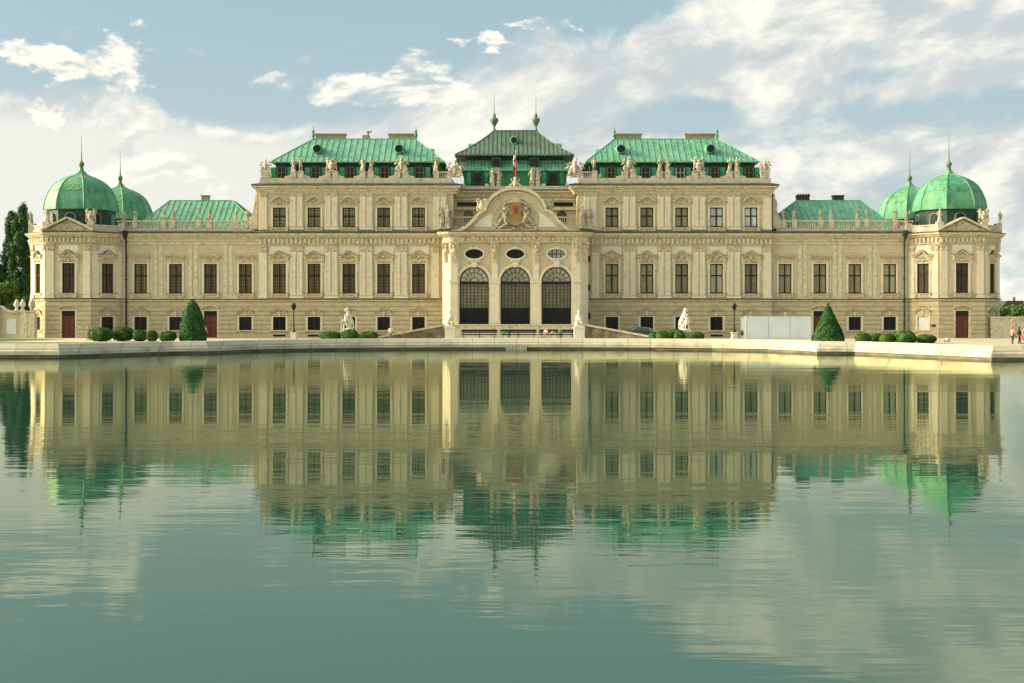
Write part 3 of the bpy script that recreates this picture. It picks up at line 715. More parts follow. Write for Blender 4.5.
# ---- continuous mouldings of front
for sg in (-1, 1):
    for x0, x1, y in ((8.6, 35.6, YM), (35.6, 54.9, 0.0)):
        lo, hi = sorted((sg*x0, sg*x1)); tall = y == YM
        m = MB(); m.band([(lo, y), (hi, y)], [(0,5.0),(0.14,5.03),(0.24,5.15),(0.24,5.26),(0.06,5.34),(0,5.34)]); m.build('string_course', 'trim', PAL)
        m = MB(); m.band([(lo, y), (hi, y)], [(0,5.262),(0.30,5.262),(0.30,5.32),(0,5.40)]); m.build('shadow_line', 'roofdark', PAL)  # dark strip standing in for the shadow line along the string course
        m = MB()
        if tall:
            m.band([(lo, y), (hi, y)], [(0,12.72),(0.22,12.78),(0.22,12.88),(0.10,12.92),(0.10,13.72),(0.35,13.85),(0.62,14.15),(0.72,14.2),(0.72,14.42),(0,14.44)])
            k = 44
            for j in range(k): x = lo+(hi-lo)*(j+0.5)/k; m.box(x-0.14, x+0.14, YM-0.36, YM-0.099, 13.02, 13.722)
        else: m.band([(lo, y), (hi, y)], [(0,13.3),(0.10,13.35),(0.12,13.6),(0.35,13.85),(0.62,14.15),(0.72,14.2),(0.72,14.42),(0,14.44)])
        m.build('cornice', 'trim', PAL)
        m = MB(); m.band([(lo, y), (hi, y)], [(0,14.445),(0.78,14.445),(0.80,14.62),(0.72,14.66),(0.0,14.84)]); m.build('gutter', 'lead', PAL)
# upper cornices of tall blocks
for sg in (-1, 1):
    m = MB(); gl = MB(); lo, hi = sorted((sg*8.3, sg*35.6)); box_ = [(lo, 18), (lo, YM), (hi, YM), (hi, 18)]
    m.band(box_, [(0,19.9),(0.16,19.95),(0.18,20.15),(0.3,20.3),(0.34,20.45),(0.65,20.72),(0.8,20.8),(0.8,21.0),(0,21.02)])
    k = 60
    for j in range(k): x = lo+(hi-lo)*(j+0.5)/k; m.box(x-0.10, x+0.10, YM-0.34, YM-0.2, 20.2, 20.42)
    gl.band(box_, [(0,21.025),(0.86,21.025),(0.88,21.2),(0.6,21.28),(0,21.45)])
    m.build('upper_cornice', 'trim', PAL); gl.build('upper_gutter', 'lead', PAL)

# ---- balustrades
def baluster_row(m, x0, x1, y, z0, z1, axis='x', pitch=0.30):
    n = max(1, int(abs(x1-x0)/pitch)); h = z1-z0
    for i in range(n):
        x = x0+(x1-x0)*(i+0.5)/n; c = (x, y) if axis == 'x' else (y, x)
        m.lathe([(0.06,z0),(0.10,z0+h*0.3),(0.055,z0+h*0.62),(0.075,z0+h*0.82),(0.05,z1)], c, 6)
for sg in (-1, 1):
    m = MB(); yb = 0.55
    # wings
    prs = [37.4, 38.9, 42.6, 44.1, 47.7, 49.0, 53.0]
    lo, hi = sorted((sg*36.4, sg*55.5))
    m.box(lo, hi, yb-0.18, yb+0.18, 14.6, 15.22); m.box(lo, hi, yb-0.2, yb+0.2, 16.12, 16.33)
    spans = [36.4]+[p for q in prs for p in (q-0.33, q+0.33)]+[55.5]
    for i in range(0, len(spans), 2): a_, b_ = sorted((sg*spans[i], sg*spans[i+1])); baluster_row(m, a_, b_, yb, 15.22, 16.12)
    for q in prs: m.cb(sg*q, yb, 15.22, 0.66, 0.5, 1.18)
    m.build('balustrade', 'stone', PAL)
    # tall block attic, low wall with piers and curved shoulders
    m = MB(); yb = YM+0.35; lo, hi = sorted((sg*8.9, sg*35.3))
    m.box(lo, hi, yb-0.2, yb+0.2, 21.3, 22.15)
    for s3 in (lo, hi): m.box(s3-0.2, s3+0.2, yb-0.19, 16, 21.3, 22.1)
    for i, x in enumerate([11.0, 15.25, 16.35, 20.1, 21.2, 25.0, 26.0, 29.8, 30.8, 34.7]):
        wd = 1.2 if x > 34 else 0.8
        m.cb(sg*x, yb, 22.15, wd, 0.5, 0.80); m.cb(sg*x, yb, 22.95, wd+0.12, 0.6, 0.12)
        if i not in (0, 9):
            s2 = -1 if i % 2 else 1
            m.prism([(sg*x+s2*sg*0.4, 22.15), (sg*x+s2*sg*1.25, 22.15), (sg*x+s2*sg*1.22, 22.42), (sg*x+s2*sg*0.8, 22.45), (sg*x+s2*sg*0.4, 22.62)], yb-0.15, yb+0.15)
    for x0, x1 in ((15.65,15.95),(20.5,20.8),(25.4,25.6),(30.2,30.4)): baluster_row(m, sg*x0, sg*x1, yb, 22.15, 22.85, pitch=0.28); m.box(*sorted((sg*x0, sg*x1)), yb-0.15, yb+0.15, 22.85, 23.0)
    a_, b_ = sorted((sg*8.9, sg*10.6)); baluster_row(m, a_, b_, yb, 22.15, 22.9); m.box(a_, b_, yb-0.17, yb+0.17, 22.9, 23.06)
    m.build('balustrade', 'stone', PAL)

# ---- hip roofs
def hip_roof(name, x0, x1, y0, y1, ze, rx0, rx1, ry0, ry1, zr, mt, seamy=0.85, flare=0.0, smat='seam', deck='lead', parent=None):
    m = MB()
    E = [(x0,y0,ze),(x1,y0,ze),(x1,y1,ze),(x0,y1,ze)]; T = [(rx0,ry0,zr),(rx1,ry0,zr),(rx1,ry1,zr),(rx0,ry1,zr)]
    L = lambda p, q, t: tuple(p[i]+(q[i]-p[i])*t for i in range(3))
    lev = [0, 0.25, 0.5, 0.75, 1.0]
    def ring_at(t):
        r = [L(E[i], T[i], t) for i in range(4)]; dz = -flare*4*t*(1-t)
        return [(p[0], p[1], p[2]+dz) for p in r]
    rr = [ring_at(t) for t in lev]
    for k in range(4):
        for i in range(4): j = (i+1) % 4; m.poly([rr[k][i], rr[k][j], rr[k+1][j], rr[k+1][i]])
    m.poly(rr[-1]); m.poly(E)
    for i in range(4): m.tube(rr[0][i], rr[1][i], 0.09, n=5); [m.tube(rr[k][i], rr[k+1][i], 0.09, n=5) for k in range(1, 4)]
    for i in range(4): m.tube(T[i], T[(i+1) % 4], 0.10, n=5)
    m.box(x0-0.05, x1+0.05, y0-0.05, y1+0.05, ze-0.16, ze-0.01)
    s_ = m; s_.cur = 1
    def seams(i):
        a, b, c, d = E[i], E[(i+1) % 4], T[(i+1) % 4], T[i]
        ax = 0 if i % 2 == 0 else 1; lo_, hi_ = sorted((a[ax], b[ax])); tl, th = sorted((d[ax], c[ax]))
        q = lo_+seamy/2
        while q < hi_:
            if q < tl: tm = (q-lo_)/max(1e-6, tl-lo_)
            elif q > th: tm = (hi_-q)/max(1e-6, hi_-th)
            else: tm = 1.0
            tm = min(1, tm)-0.01
            pts = []
            for t in [x*tm for x in (0, .25, .5, .75, 1)]:
                oc = (a[1-ax]+(d[1-ax]-a[1-ax])*t); z = ze+(zr-ze)*t-flare*4*t*(1-t)
                pts.append((q, oc, z) if ax == 0 else (oc, q, z))
            for k in range(4):
                p0, p1 = Vector(pts[k]), Vector(pts[k+1])
                if (p1-p0).length > 0.03: s_.tube(p0+Vector((0,0,0.03)), p1+Vector((0,0,0.03)), 0.055, n=4)
            q += seamy
    for i in range(4): seams(i)
    return m.build(name, [mt, smat], parent or PAL)
for sg in (-1, 1):
    lo, hi = sorted((sg*9.9, sg*34.2)); rlo, rhi = sorted((sg*14.3, sg*29.1))
    # mansard wall behind the attic
    m = MB(); m.box(lo+0.55, hi-0.55, 1.9, 16.2, 21.2, 24.52); m.build('mansard_wall', 'darkgreen', PAL)
    hip_roof('roof', lo, hi, 1.3, 16.8, 24.66, rlo, rhi, 6.2, 11.6, 28.5, 'copper')
    # dormer windows with green cheeks
    for b in BM:
        m = MB(); m.prism([(-0.78,0),(0.78,0),(0.78,1.75)]+[(0.78*cos(pi*k/8),1.75+0.35*sin(pi*k/8)) for k in range(1,8)]+[(-0.78,1.75)], 0.0, 0.9)
        d = m.build('dormer', 'darkgreen', PAL, loc=(sg*b, 1.05, 21.9))
        for s3 in (-1, 1): m = MB(); m.box(*sorted((s3*1.5,s3*0.80)),0.05,0.7,0.1,1.9); m.ball((s3*1.35,0.3,0.65),0.42); m.build('green_cheek', 'greenwall', d)
        m = MB(); m.box(-0.52,0.52,-0.04,0.04,0.3,1.75); m.build('pane', 'pane_dark', d)
        m = MB(); m.box(-0.03,0.03,-0.07,-0.04,0.3,1.75); m.box(-0.52,0.52,-0.07,-0.04,1.1,1.16); m.box(-0.6,-0.52,-0.08,0,0.2,1.8); m.box(0.52,0.6,-0.08,0,0.2,1.8)
        m.build('frame', 'panel_white' if sg > 0 and abs(b-23.07) < .1 else 'bar_pale', d)
    # oculus dormers on the slope
    for px_ in ((14.9, 27.55) if sg > 0 else (16.4, 27.95)):
        m = MB(); cy, cz = 3.35, 26.6
        m.lathe([(0.0,-1.0),(0.74,-1.0),(0.82,-0.9),(0.82,1.6),(0.0,1.6)], n=16); o = m.build('oculus_dormer', 'copper', PAL, loc=(sg*px_, cy, cz))
        o.rotation_euler = (-pi/2, 0, 0)
        o.scale = (0.84, 0.80, 1)
        m = MB(); m.lathe([(0.0,-1.07),(0.64,-1.07),(0.64,-0.95),(0.0,-0.95)], n=16); m.build('pane', 'pane_dark', o)
    # chimneys on the deck
    for x0, x1 in ((14.3, 18.3), (24.6, 28.9)):
        a_, b_ = sorted((sg*x0, sg*x1)); m = MB(); m.box(a_, b_, 7.0, 8.0, 28.4, 29.25); m.box(a_-0.12, b_+0.12, 6.88, 8.12, 29.25, 29.42); m.build('chimney', 'brick', PAL)
    if sg < 0:
        m = MB(); m.box(-22.1,-21.1,7,8,28.4,29.2); m.box(-21.4,-21.2,7.3,7.5,29.2,29.75); m.box(-21.5,-20.8,7.3,7.5,29.6,29.8); m.build('chimney', 'brick', PAL)
    for x in (rlo, rhi):
        m = MB(); m.lathe([(0.22,28.4),(0.14,28.7),(0.28,29.0),(0.12,29.3),(0.2,29.6),(0.05,29.9),(0.02,30.4)], (x, 6.2), 8); m.build('finial', 'greenwall', PAL)
    # little gabled dormer on the inner hip
    m = MB(); m.prism([(-0.6,0),(0.6,0),(0.6,0.9),(0,1.3),(-0.6,0.9)], 0, 1.5); m.build('hip_dormer', 'copper', PAL, loc=(sg*11.6, 5.6, 25.7), rz=-sg*pi/2)
    # wing roof, hipped, behind its balustrade
    lo, hi = sorted((sg*35.9, sg*54.0)); rlo, rhi = sorted((sg*41.2, sg*50.4))
    hip_roof('roof', lo, hi, 2.5, 16.5, 15.3, rlo, rhi, 8.5, 10.5, 19.85, 'copper', 0.8)
    for x0, x1 in (((-45.9,-44.9),) if sg < 0 else ((41.3, 43.1), (46.6, 48.1))):
        m = MB(); m.box(x0, x1, 8.9, 10, 19.5, 20.55); m.box(x0-.1, x1+.1, 8.8, 10.1, 20.55, 20.7)
        if sg > 0:
            for k in range(5): m.cb(x0+0.22+k*0.38, 9.4, 20.7, 0.22, 0.4, 0.22) if x0 < 42 else None
        m.build('chimney', 'brick' if sg < 0 else 'roofdark', PAL)
    # scroll buttress against the end of the tall block
    m = MB(); pts = [(sg*35.9, 15.2), (sg*37.2, 15.2), (sg*37.0, 16.4), (sg*36.5, 17.6), (sg*36.3, 19.0), (sg*36.1, 20.1), (sg*35.9, 20.1)]
    m.prism(pts, 0.3, 1.0); m.ball((sg*36.75, 0.6, 15.9), 0.5, (1,0.8,1)); m.ball((sg*36.3, 0.5, 18.6), 0.32, (0.9,1,2.0)); m.build('scroll_buttress', 'stone', PAL)
    # drainpipe
    m = MB(); x = sg*54.0; m.tube((x,-0.30,0.1),(x,-0.30,13.5),0.11,n=8); m.tube((x,-0.30,13.5),(x,-0.75,14.2),0.11,n=8)
    m.lathe([(0.14,13.55),(0.34,14.15),(0.40,14.2),(0.40,14.75),(0.3,14.85)], (x,-0.72), 8)
    for z in (2, 5, 8, 11): m.box(x-0.17, x+0.17, -0.42, -0.0, z, z+0.1)
    m.build('drainpipe', 'iron' if sg < 0 else 'darkgreen', PAL)

# ---- central block behind the gable
m = MB()
m.wall(-8.6, 8.6, 14.5, 20.9, 2.6, [(-8.2,-5.0,18.45,19.05),(5.0,8.2,18.45,19.05),(-7.3,-5.9,15.6,17.9,'arch'),(5.9,7.3,15.6,17.9,'arch')], 0.5)
m.box(-8.6, 8.6, 3.12, 17, 0, 20.9); m.box(-8.6, 8.6, -0.2, 3.1, 0, 14.5)
m.build('wall', 'stucco', PAL)
for q in ((-8.19,-5.01,18.46,19.04),(5.01,8.19,18.46,19.04),(-7.29,-5.91,15.6,17.88),(5.91,7.29,15.6,17.88)): m = MB(); m.box(q[0],q[1],2.95,3.05,q[2],q[3]); m.build('mezzanine_window' if q[2] > 18 else 'terrace_door', 'pane_dark' if q[2] > 18 else 'pane_olive', PAL)
m = MB(); m.band([(-8.6,2.6),(8.6,2.6)], [(0,19.75),(0.2,19.8),(0.3,20.1),(0.65,20.4),(0.8,20.45),(0.8,20.62),(0,20.64)])
m.box(-8.6,8.6,2.2,2.599,17.95,18.2); m.box(-8.6,8.6,2.3,2.599,19.3,19.5); m.build('upper_cornice', 'trim', PAL)
m = MB(); m.band([(-8.6,2.6),(8.6,2.6)], [(0,20.645),(0.86,20.645),(0.86,20.78),(0,20.9)]); m.build('upper_gutter', 'lead', PAL)
m = MB(); m.box(-8.6,8.6,2.55,2.95,20.85,21.35)
for x in (-7.4,-4.0,-3.2,-2.35,2.35,3.2,4.0,7.4): m.cb(x, 2.75, 21.35, 0.6, 0.45, 0.32)
m.build('parapet', 'stone', PAL)
for sg in (-1, 1):
    m = MB(); lo, hi = sorted((sg*5.2, sg*8.55)); m.box(lo, hi, -0.15, 0.2, 14.8, 15.5); m.box(lo, hi, -0.17, 0.22, 16.62, 16.82); baluster_row(m, lo+.3, hi-.3, 0.02, 15.5, 16.62)
    m.build('balustrade', 'stone', PAL)
m = MB(); m.box(-7.3,7.3,4.1,15,20.9,24.0); m.build('mansard_wall', 'greenwall', PAL)
hip_roof('roof', -7.6, 7.6, 3.5, 15.6, 23.75, -7.0, 7.0, 4.9, 14.2, 25.15, 'copper', 0.5)
m = MB(); m.box(-6.8,6.8,4.95,14.0,25.0,26.0); m.build('attic_wall', 'darkgreen', PAL)
hip_roof('roof', -8.55, 8.35, 3.6, 15.5, 25.95, -3.05, 3.05, 9.0, 10.0, 30.15, 'copper_dull', 0.62, flare=0.28, smat='darkgreen')
for x in (-5.35, 5.35):
    m = MB(); m.prism([(-0.85,0),(0.85,0),(0.85,1.5)]+[(0.85*cos(pi*k/8),1.5+0.4*sin(pi*k/8)) for k in range(1,8)]+[(-0.85,1.5)], 0.0, 0.9)
    d = m.build('dormer', 'darkgreen', PAL, loc=(x, 3.35, 21.65)); m = MB(); m.box(-0.5,0.5,-0.04,0.04,0.25,1.6); m.build('pane', 'pane_dark', d)
    for s3 in (-1, 1): m = MB(); m.box(*sorted((s3*1.5,s3*0.9)),0.2,0.6,0,1.8); m.build('green_cheek', 'greenwall', d)
for x in (-2.7, 2.7):
    m = MB(); m.prism([(-0.7,0),(0.7,0),(0.7,0.9)]+[(0.7*cos(pi*k/8),0.9+0.3*sin(pi*k/8)) for k in range(1,8)]+[(-0.7,0.9)], 0.0, 1.6)
    d = m.build('dormer', 'darkgreen', PAL, loc=(x, 3.55, 24.4)); m = MB(); m.box(-0.42,0.42,-0.04,0.04,0.15,0.95); m.build('pane', 'pane_dark', d)
m = MB(); m.lathe([(0.0,-0.7),(0.56,-0.7),(0.62,-0.6),(0.62,1.4),(0.0,1.4)], n=14); o = m.build('oculus_dormer', 'copper', PAL, loc=(-0.15, 6.9, 28.35)); o.rotation_euler = (-pi/2,0,0)
m = MB(); m.lathe([(0.0,-0.76),(0.42,-0.76),(0.42,-0.65),(0.0,-0.65)], n=14); m.build('pane', 'pane_dark', o)
for sg in (-1, 1):
    m = MB(); m.prism([(-0.4,0),(0.4,0),(0.4,0.6),(0,0.9),(-0.4,0.6)], -0.5, 1.6); m.build('hip_dormer', 'copper', PAL, loc=(sg*6.3, 8.9, 27.35), rz=sg*pi/2)
    m = MB(); m.lathe([(0.40,30.0),(0.22,30.3),(0.14,30.6),(0.16,30.8),(0.50,31.35),(0.62,31.75),(0.50,32.0),(0.22,32.1),(0.26,32.4),(0.12,32.7),(0.045,32.9),(0.03,34.4),(0.015,35.6)], (sg*3.05, 9.2), 10)
    m.build('finial', 'copper_dull', PAL)

# ---- central porch with three glazed arches and the curved gable
YP = -5.0
AR = (-5.56, 0.0, 5.56)
m = MB()
ops = [(x-1.98, x+1.98, 1.87, 9.6, 'arch') for x in AR]+[(x-1.2, x+1.2, 10.75, 12.0, 'oval') for x in AR]
m.wall(-8.1, 8.1, 1.8, 14.0, YP, ops, 0.7)
m.box(-8.1, 8.1, YP+0.72, YM-0.01, 1.8, 14.4); m.box(-8.1, 8.1, YP+0.001, YM-0.01, 0.0, 1.79)
m.box(-9.6,-8.1,YP+0.5,YM-0.01,0,14.0); m.box(8.1,9.6,YP+0.5,YM-0.01,0,14.0)
m.build('porch_wall', 'stucco', PAL)
m = MB()
for sg in (-1, 1):
    # outer piers: splayed, three steps
    m.box(*sorted((sg*7.75, sg*8.75)), YP-0.35, YP+0.4, 0.0, 13.9)
    m.slab([(sg*8.75, YP-0.35), (sg*9.85, YP+0.55), (sg*9.85, YP+1.5), (sg*8.75, YP+0.9)], 0.0, 13.9)
    m.box(*sorted((sg*7.65, sg*8.85)), YP-0.5, YP+0.4, 0.0, 2.6)
    m.box(*sorted((sg*7.65, sg*8.9)), YP-0.5, YP+0.4, 7.5, 7.85)
    # inner piers
    m.box(*sorted((sg*2.15, sg*3.41)), YP-0.14, YP-0.001, 1.8, 7.45); m.box(*sorted((sg*2.02, sg*3.54)), YP-0.24, YP-0.001, 7.45, 7.78)
    m.box(*sorted((sg*2.05, sg*3.51)), YP-0.22, YP-0.001, 1.8, 2.5)
    m.box(*sorted((sg*2.35, sg*3.2)), YP-0.16, YP-0.001, 7.8, 12.9)
    m.box(*sorted((sg*7.56, sg*7.74)), YP-0.14, YP-0.001, 1.8, 12.9)
for x in AR:
    pts = [(x-2.08*cos(pi*k/20), 7.62+2.08*sin(pi*k/20)) for k in range(21)]; m.strip(pts, 0.30, YP-0.16, YP-0.001)
    m.prism([(x-0.28,9.55),(x+0.28,9.55),(x+0.42,10.3),(x-0.42,10.3)], YP-0.34, YP-0.001)
    pts = [(x+1.22*cos(2*pi*k/28), 11.375-0.65*sin(2*pi*k/28)) for k in range(29)]; m.strip(pts, 0.22, YP-0.14, YP-0.001)
    relief(m, x, YP-0.12, 10.45, 1.5, 0.4, 12, rnd, 0.12); relief(m, x, YP-0.1, 12.3, 1.2, 0.3, 8, rnd, 0.1)
m.build('pier', 'pil', PAL)
# herm capitals on the piers
for x, y in ((-2.78,YP-0.15),(2.78,YP-0.15),(-8.25,YP-0.35),(8.25,YP-0.35),(-9.35,YP+0.1),(9.35,YP+0.1)):
    h = MB(); r = random.Random(int(x*10)+200)
    h.ball((0,-0.22,12.35), 0.24, (1,1,1.2)); h.ball((0,-0.16,11.75), 0.36, (1.15,0.8,1.1)); h.prism([(-0.42,12.7),(0.42,12.7),(0.2,10.2),(-0.2,10.2)], -0.14, 0.0)
    for sg in (-1, 1): h.cap((sg*0.36,-0.15,11.95),(sg*0.48,-0.2,12.5),0.10,0.09,6); h.ball((sg*0.34,-0.1,12.65),0.15)
    relief(h, 0, -0.14, 10.9, 0.6, 0.9, 8, r, 0.1)
    h.box(-0.6,0.6,-0.3,0.0,12.72,12.9); h.build('herm_capital', 'ornament', PAL, loc=(x, y, 0))
# entablature
m = MB(); el = [(-9.9,YM),(-9.9,YP+0.5),(-8.8,YP-0.38),(8.8,YP-0.38),(9.9,YP+0.5),(9.9,YM)]
m.band(el, [(-0.5,12.9),(0.05,12.92),(0.05,13.05),(-0.05,13.1),(-0.05,13.65),(0.25,13.75),(0.55,14.0),(0.68,14.05),(0.68,14.28),(-0.5,14.3)])
m.box(-9.3,9.3,YP+0.1,YM-0.01,13.99,14.4)
for k in range(27):
    x = -8.6+17.2*(k+0.5)/27
    if k % 3 != 1: m.box(x-0.13, x+0.13, YP-0.62, YP-0.33, 13.12, 13.62)
m.build('entablature', 'trim', PAL)
m = MB(); m.band(el, [(-0.5,14.305),(0.74,14.305),(0.74,14.42),(-0.5,14.55)]); m.box(-9.2,9.2,YP+0.2,YM,14.41,14.5); m.build('porch_gutter', 'lead', PAL)
# windows of the arches
def arch_frame(dark_low=True):
    m = MB(); r = 1.96; zs = 5.77; t = 0.10; y = 0.40
    arc = [(r*cos(pi*k/20), zs+r*sin(pi*k/20)) for k in range(21)]
    m.strip([(p[0]*0.94, zs+(p[1]-zs)*0.94) for p in arc][::-1], 0.12, y, y+0.1)
    m.box(-r,-r+0.13,y,y+0.1,0,zs); m.box(r-0.13,r,y,y+0.1,0,zs); m.box(-r+.13,r-.13,y-0.06,y+0.12,zs-0.36,zs+0.05); m.box(-r+.13,r-.13,y-0.02,y+0.1,0,0.25)
    for k in range(1, 8):
        a = pi*k/8; m.tube((0.45*cos(a), y+0.05, zs+0.45*sin(a)), (1.85*cos(a), y+0.05, zs+1.85*sin(a)), 0.028, n=4)
    for rr in (0.5, 1.2): m.strip([(rr*cos(pi*k/16), zs+rr*sin(pi*k/16)) for k in range(17)][::-1], 0.05, y, y+0.08)
    for k in range(1, 8): x = -r+2*r*k/8; m.box(x-(0.05 if k == 4 else 0.028), x+(0.05 if k == 4 else 0.028), y, y+0.08, 0.25, zs-0.2)
    for k in range(1, 9): z = 2.2+k*0.42; m.box(-r+.13, r-.13, y+0.01, y+0.07, z-0.02, z+0.02)
    for k in range(24): x = -r+0.2+(2*r-0.4)*k/23; m.box(x-0.018, x+0.018, y-0.12, y-0.08, 0.25, 2.2)
    m.box(-r+.13, r-.13, y-0.13, y-0.07, 2.15, 2.27)
    return m
am = arch_frame().mesh('arched_window', 'iron')
m = MB(); zs = 5.77; m.box(-1.9,1.9,0.5,0.56,2.2,5.6); m.cur = 1; m.prism([(1.88*cos(pi*k/20), zs+1.88*sin(pi*k/20)) for k in range(21)], 0.5, 0.56); pu = m.mesh('upper_pane', ['pane_curtain', 'pane_fan'])
m = MB(); m.box(-1.9,1.9,0.52,0.58,0.0,2.19); plow = m.mesh('lower_pane', 'pane_dark')
for x in AR:
    a = inst(am, 'arched_window', PAL, (x, YP, 1.85)); inst(pu, 'upper_pane', a); inst(plow, 'lower_pane', a)
for i, x in enumerate(AR):
    m = MB(); m.box(-0.04,0.04,0.3,0.36,-0.6,0.6)
    for k in (-0.55, 0.55): m.box(k-0.03,k+0.03,0.3,0.36,-0.55,0.55)
    m.box(-1.15,1.15,0.3,0.36,-0.04,0.04); o = m.build('oval_window', 'woodframe', PAL, loc=(x, YP, 11.375))
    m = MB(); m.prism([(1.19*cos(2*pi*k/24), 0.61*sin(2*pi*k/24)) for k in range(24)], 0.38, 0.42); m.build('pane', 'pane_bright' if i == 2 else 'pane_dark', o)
# gable
def PXZ(px, py, d): return (-0.45+(px-512)*d/1223+0.1, GC-(py-318)*d/1223)
half = [(450.5,231.4),(456,230.2),(461,228.2),(466,225.3),(471,221.2),(475,216.8),(478.5,212.2),(482.0,209.3),(485.6,208.6),(486.6,204.0),(489.2,199.0),(493.6,194.0),(499.5,190.0),(507,187.6),(514.5,186.8)]
hp = [PXZ(a, b, 165) for a, b in half]; hp = [(x, max(z, 14.56)) for x, z in hp]
outl = hp+[(-x, z) for x, z in hp[-2::-1]]; outl[len(hp)-1] = (0, hp[-1][1])
m = MB(); low = [(x, z-0.45) if 0 < i < len(outl)-1 else (x, z) for i, (x, z) in enumerate(outl)]
m.prism([(x, max(14.46, z-0.2)) for x, z in outl[1:-1]]+[(outl[-1][0],14.46),(outl[0][0],14.46)], YP-0.10, YP+1.0)
gb = m.build('gable', 'stucco', PAL)
m = MB(); m.strip([(x, z-0.42) for x, z in outl], 0.42, YP-0.55, YP+1.05); m.strip([(x*0.93, z*0.0+14.5+(z-14.5)*0.86) for x, z in outl[2:-2]], 0.16, YP-0.26, YP-0.10)
m.strip([(-2.95*cos(pi*k/20), 15.9+2.95*sin(pi*k/20)) for k in range(21)], 0.13, YP-0.2, YP-0.10)
m.build('archivolt', 'trim', gb)
for sg in (-1, 1):
    m = MB(); m.prism([(sg*3.2,15.0),(sg*5.6,15.0),(sg*4.6,16.1),(sg*3.2,17.0)], YP-0.13, YP-0.101); m.build('plaster_panel', 'pale', gb)
# coat of arms
cr = MB(); r = random.Random(9)
for sg in (-1, 1):
    cr.cap((sg*1.0,-0.2,15.5),(sg*1.35,-0.25,16.6),0.30,0.26,8); cr.ball((sg*1.3,-0.3,17.25),0.27); cr.cap((sg*1.25,-0.3,16.6),(sg*0.8,-0.3,17.3),0.14,0.1,6)
    cr.cap((sg*1.1,-0.2,15.4),(sg*1.9,-0.2,14.95),0.24,0.15,6); cr.cap((sg*1.5,-0.2,16.8),(sg*2.0,-0.15,17.3),0.18,0.08,6); cr.cap((sg*1.6,-0.2,16.2),(sg*2.2,-0.15,15.3),0.22,0.12,6)
    cr.cap((sg*0.5,-0.2,18.2),(sg*1.3,-0.15,17.9),0.14,0.2,6)
    for k in range(9): cr.ball((sg*r.uniform(0.9,2.7),-0.12,r.uniform(14.8,15.6)), r.uniform(0.12,0.22), (1.3,0.8,0.9), 6, 4)
cr.prism([(-0.7,18.05),(0.7,18.05),(0.55,18.5),(0,18.75),(-0.55,18.5)], -0.4, 0.0)
for k in range(5): cr.ball((-0.56+0.28*k,-0.3,18.45+0.12*(2-abs(k-2))),0.13)
cr.box(-2.6,2.6,-0.25,0,14.62,14.82); cr.ball((0,-0.3,14.95),0.3,(1.2,0.8,1))
for k in range(110):
    a = r.uniform(0, pi); q = r.uniform(1.3, 2.45); z = 15.3+q*1.35*sin(a)
    if z < 18.7: cr.ball((q*cos(a),-0.08,z), r.uniform(0.09,0.19), (1.2,0.9,1), 6, 4)
ca = cr.build('coat_of_arms', 'statue', PAL, loc=(0, YP-0.1, 0)); ca.location.z = -1.6; ca.scale = (1.1, 1.1, 1.1)
cr = MB(); sh = [(-0.72,17.9),(-0.78,17.2),(-0.66,16.5),(-0.35,16.0),(0,15.8),(0.35,16.0),(0.66,16.5),(0.78,17.2),(0.72,17.9),(0,18.0)]
cr.prism(sh, -0.42, -0.2)
cr.build('shield', 'gold', ca)
cr = MB()
cr.ball((0,-0.44,17.1),0.28,(0.9,0.4,1.3)); cr.ball((-0.2,-0.44,17.6),0.12); cr.ball((0.2,-0.44,17.6),0.12)
for sg in (-1,1): cr.cap((sg*0.2,-0.44,17.1),(sg*0.5,-0.44,17.5),0.09,0.05,6); cr.cap((sg*0.15,-0.44,16.9),(sg*0.35,-0.44,16.5),0.08,0.05,6)
mat('gold_dark', (0.22, 0.085, 0.03), 0.5, (0.14, 0.05, 0.02), 4.0)
cr.build('shield_charge', 'gold_dark', ca)
cr = MB()
for k in range(17):
    a = pi*k/16; cr.ball((1.15*cos(a), -0.40, 16.0-0.85*sin(a)), 0.12)
cr.ball((0,-0.45,15.05),0.2); cr.build('collar_chain', 'gold_dark', ca)

# small plaque and basement vents
for sg in (-1, 1):
    for b in (13.41, 18.24, 27.9, 32.7): m = MB(); m.box(sg*b-0.85, sg*b+0.85, YM-0.17, YM-0.162, 0.14, 0.42); m.build('basement_vent', 'pane_dark', PAL)
for z in (3.0, 6.9, 10.9): m = MB(); m.box(10.1,10.38,YM-0.16,YM-0.06,z-0.45,z+0.45); m.build('slit_window', 'iron', PAL)
m = MB(); m.M = Matrix.Translation((PX-4.9, -1.35, 0)) @ Matrix.Rotation(-atan2(3.3,3.6), 4, 'Z'); m.box(1.35,2.0,-0.12,-0.06,1.5,1.85); m.build('name_plate', 'iron', PAL)

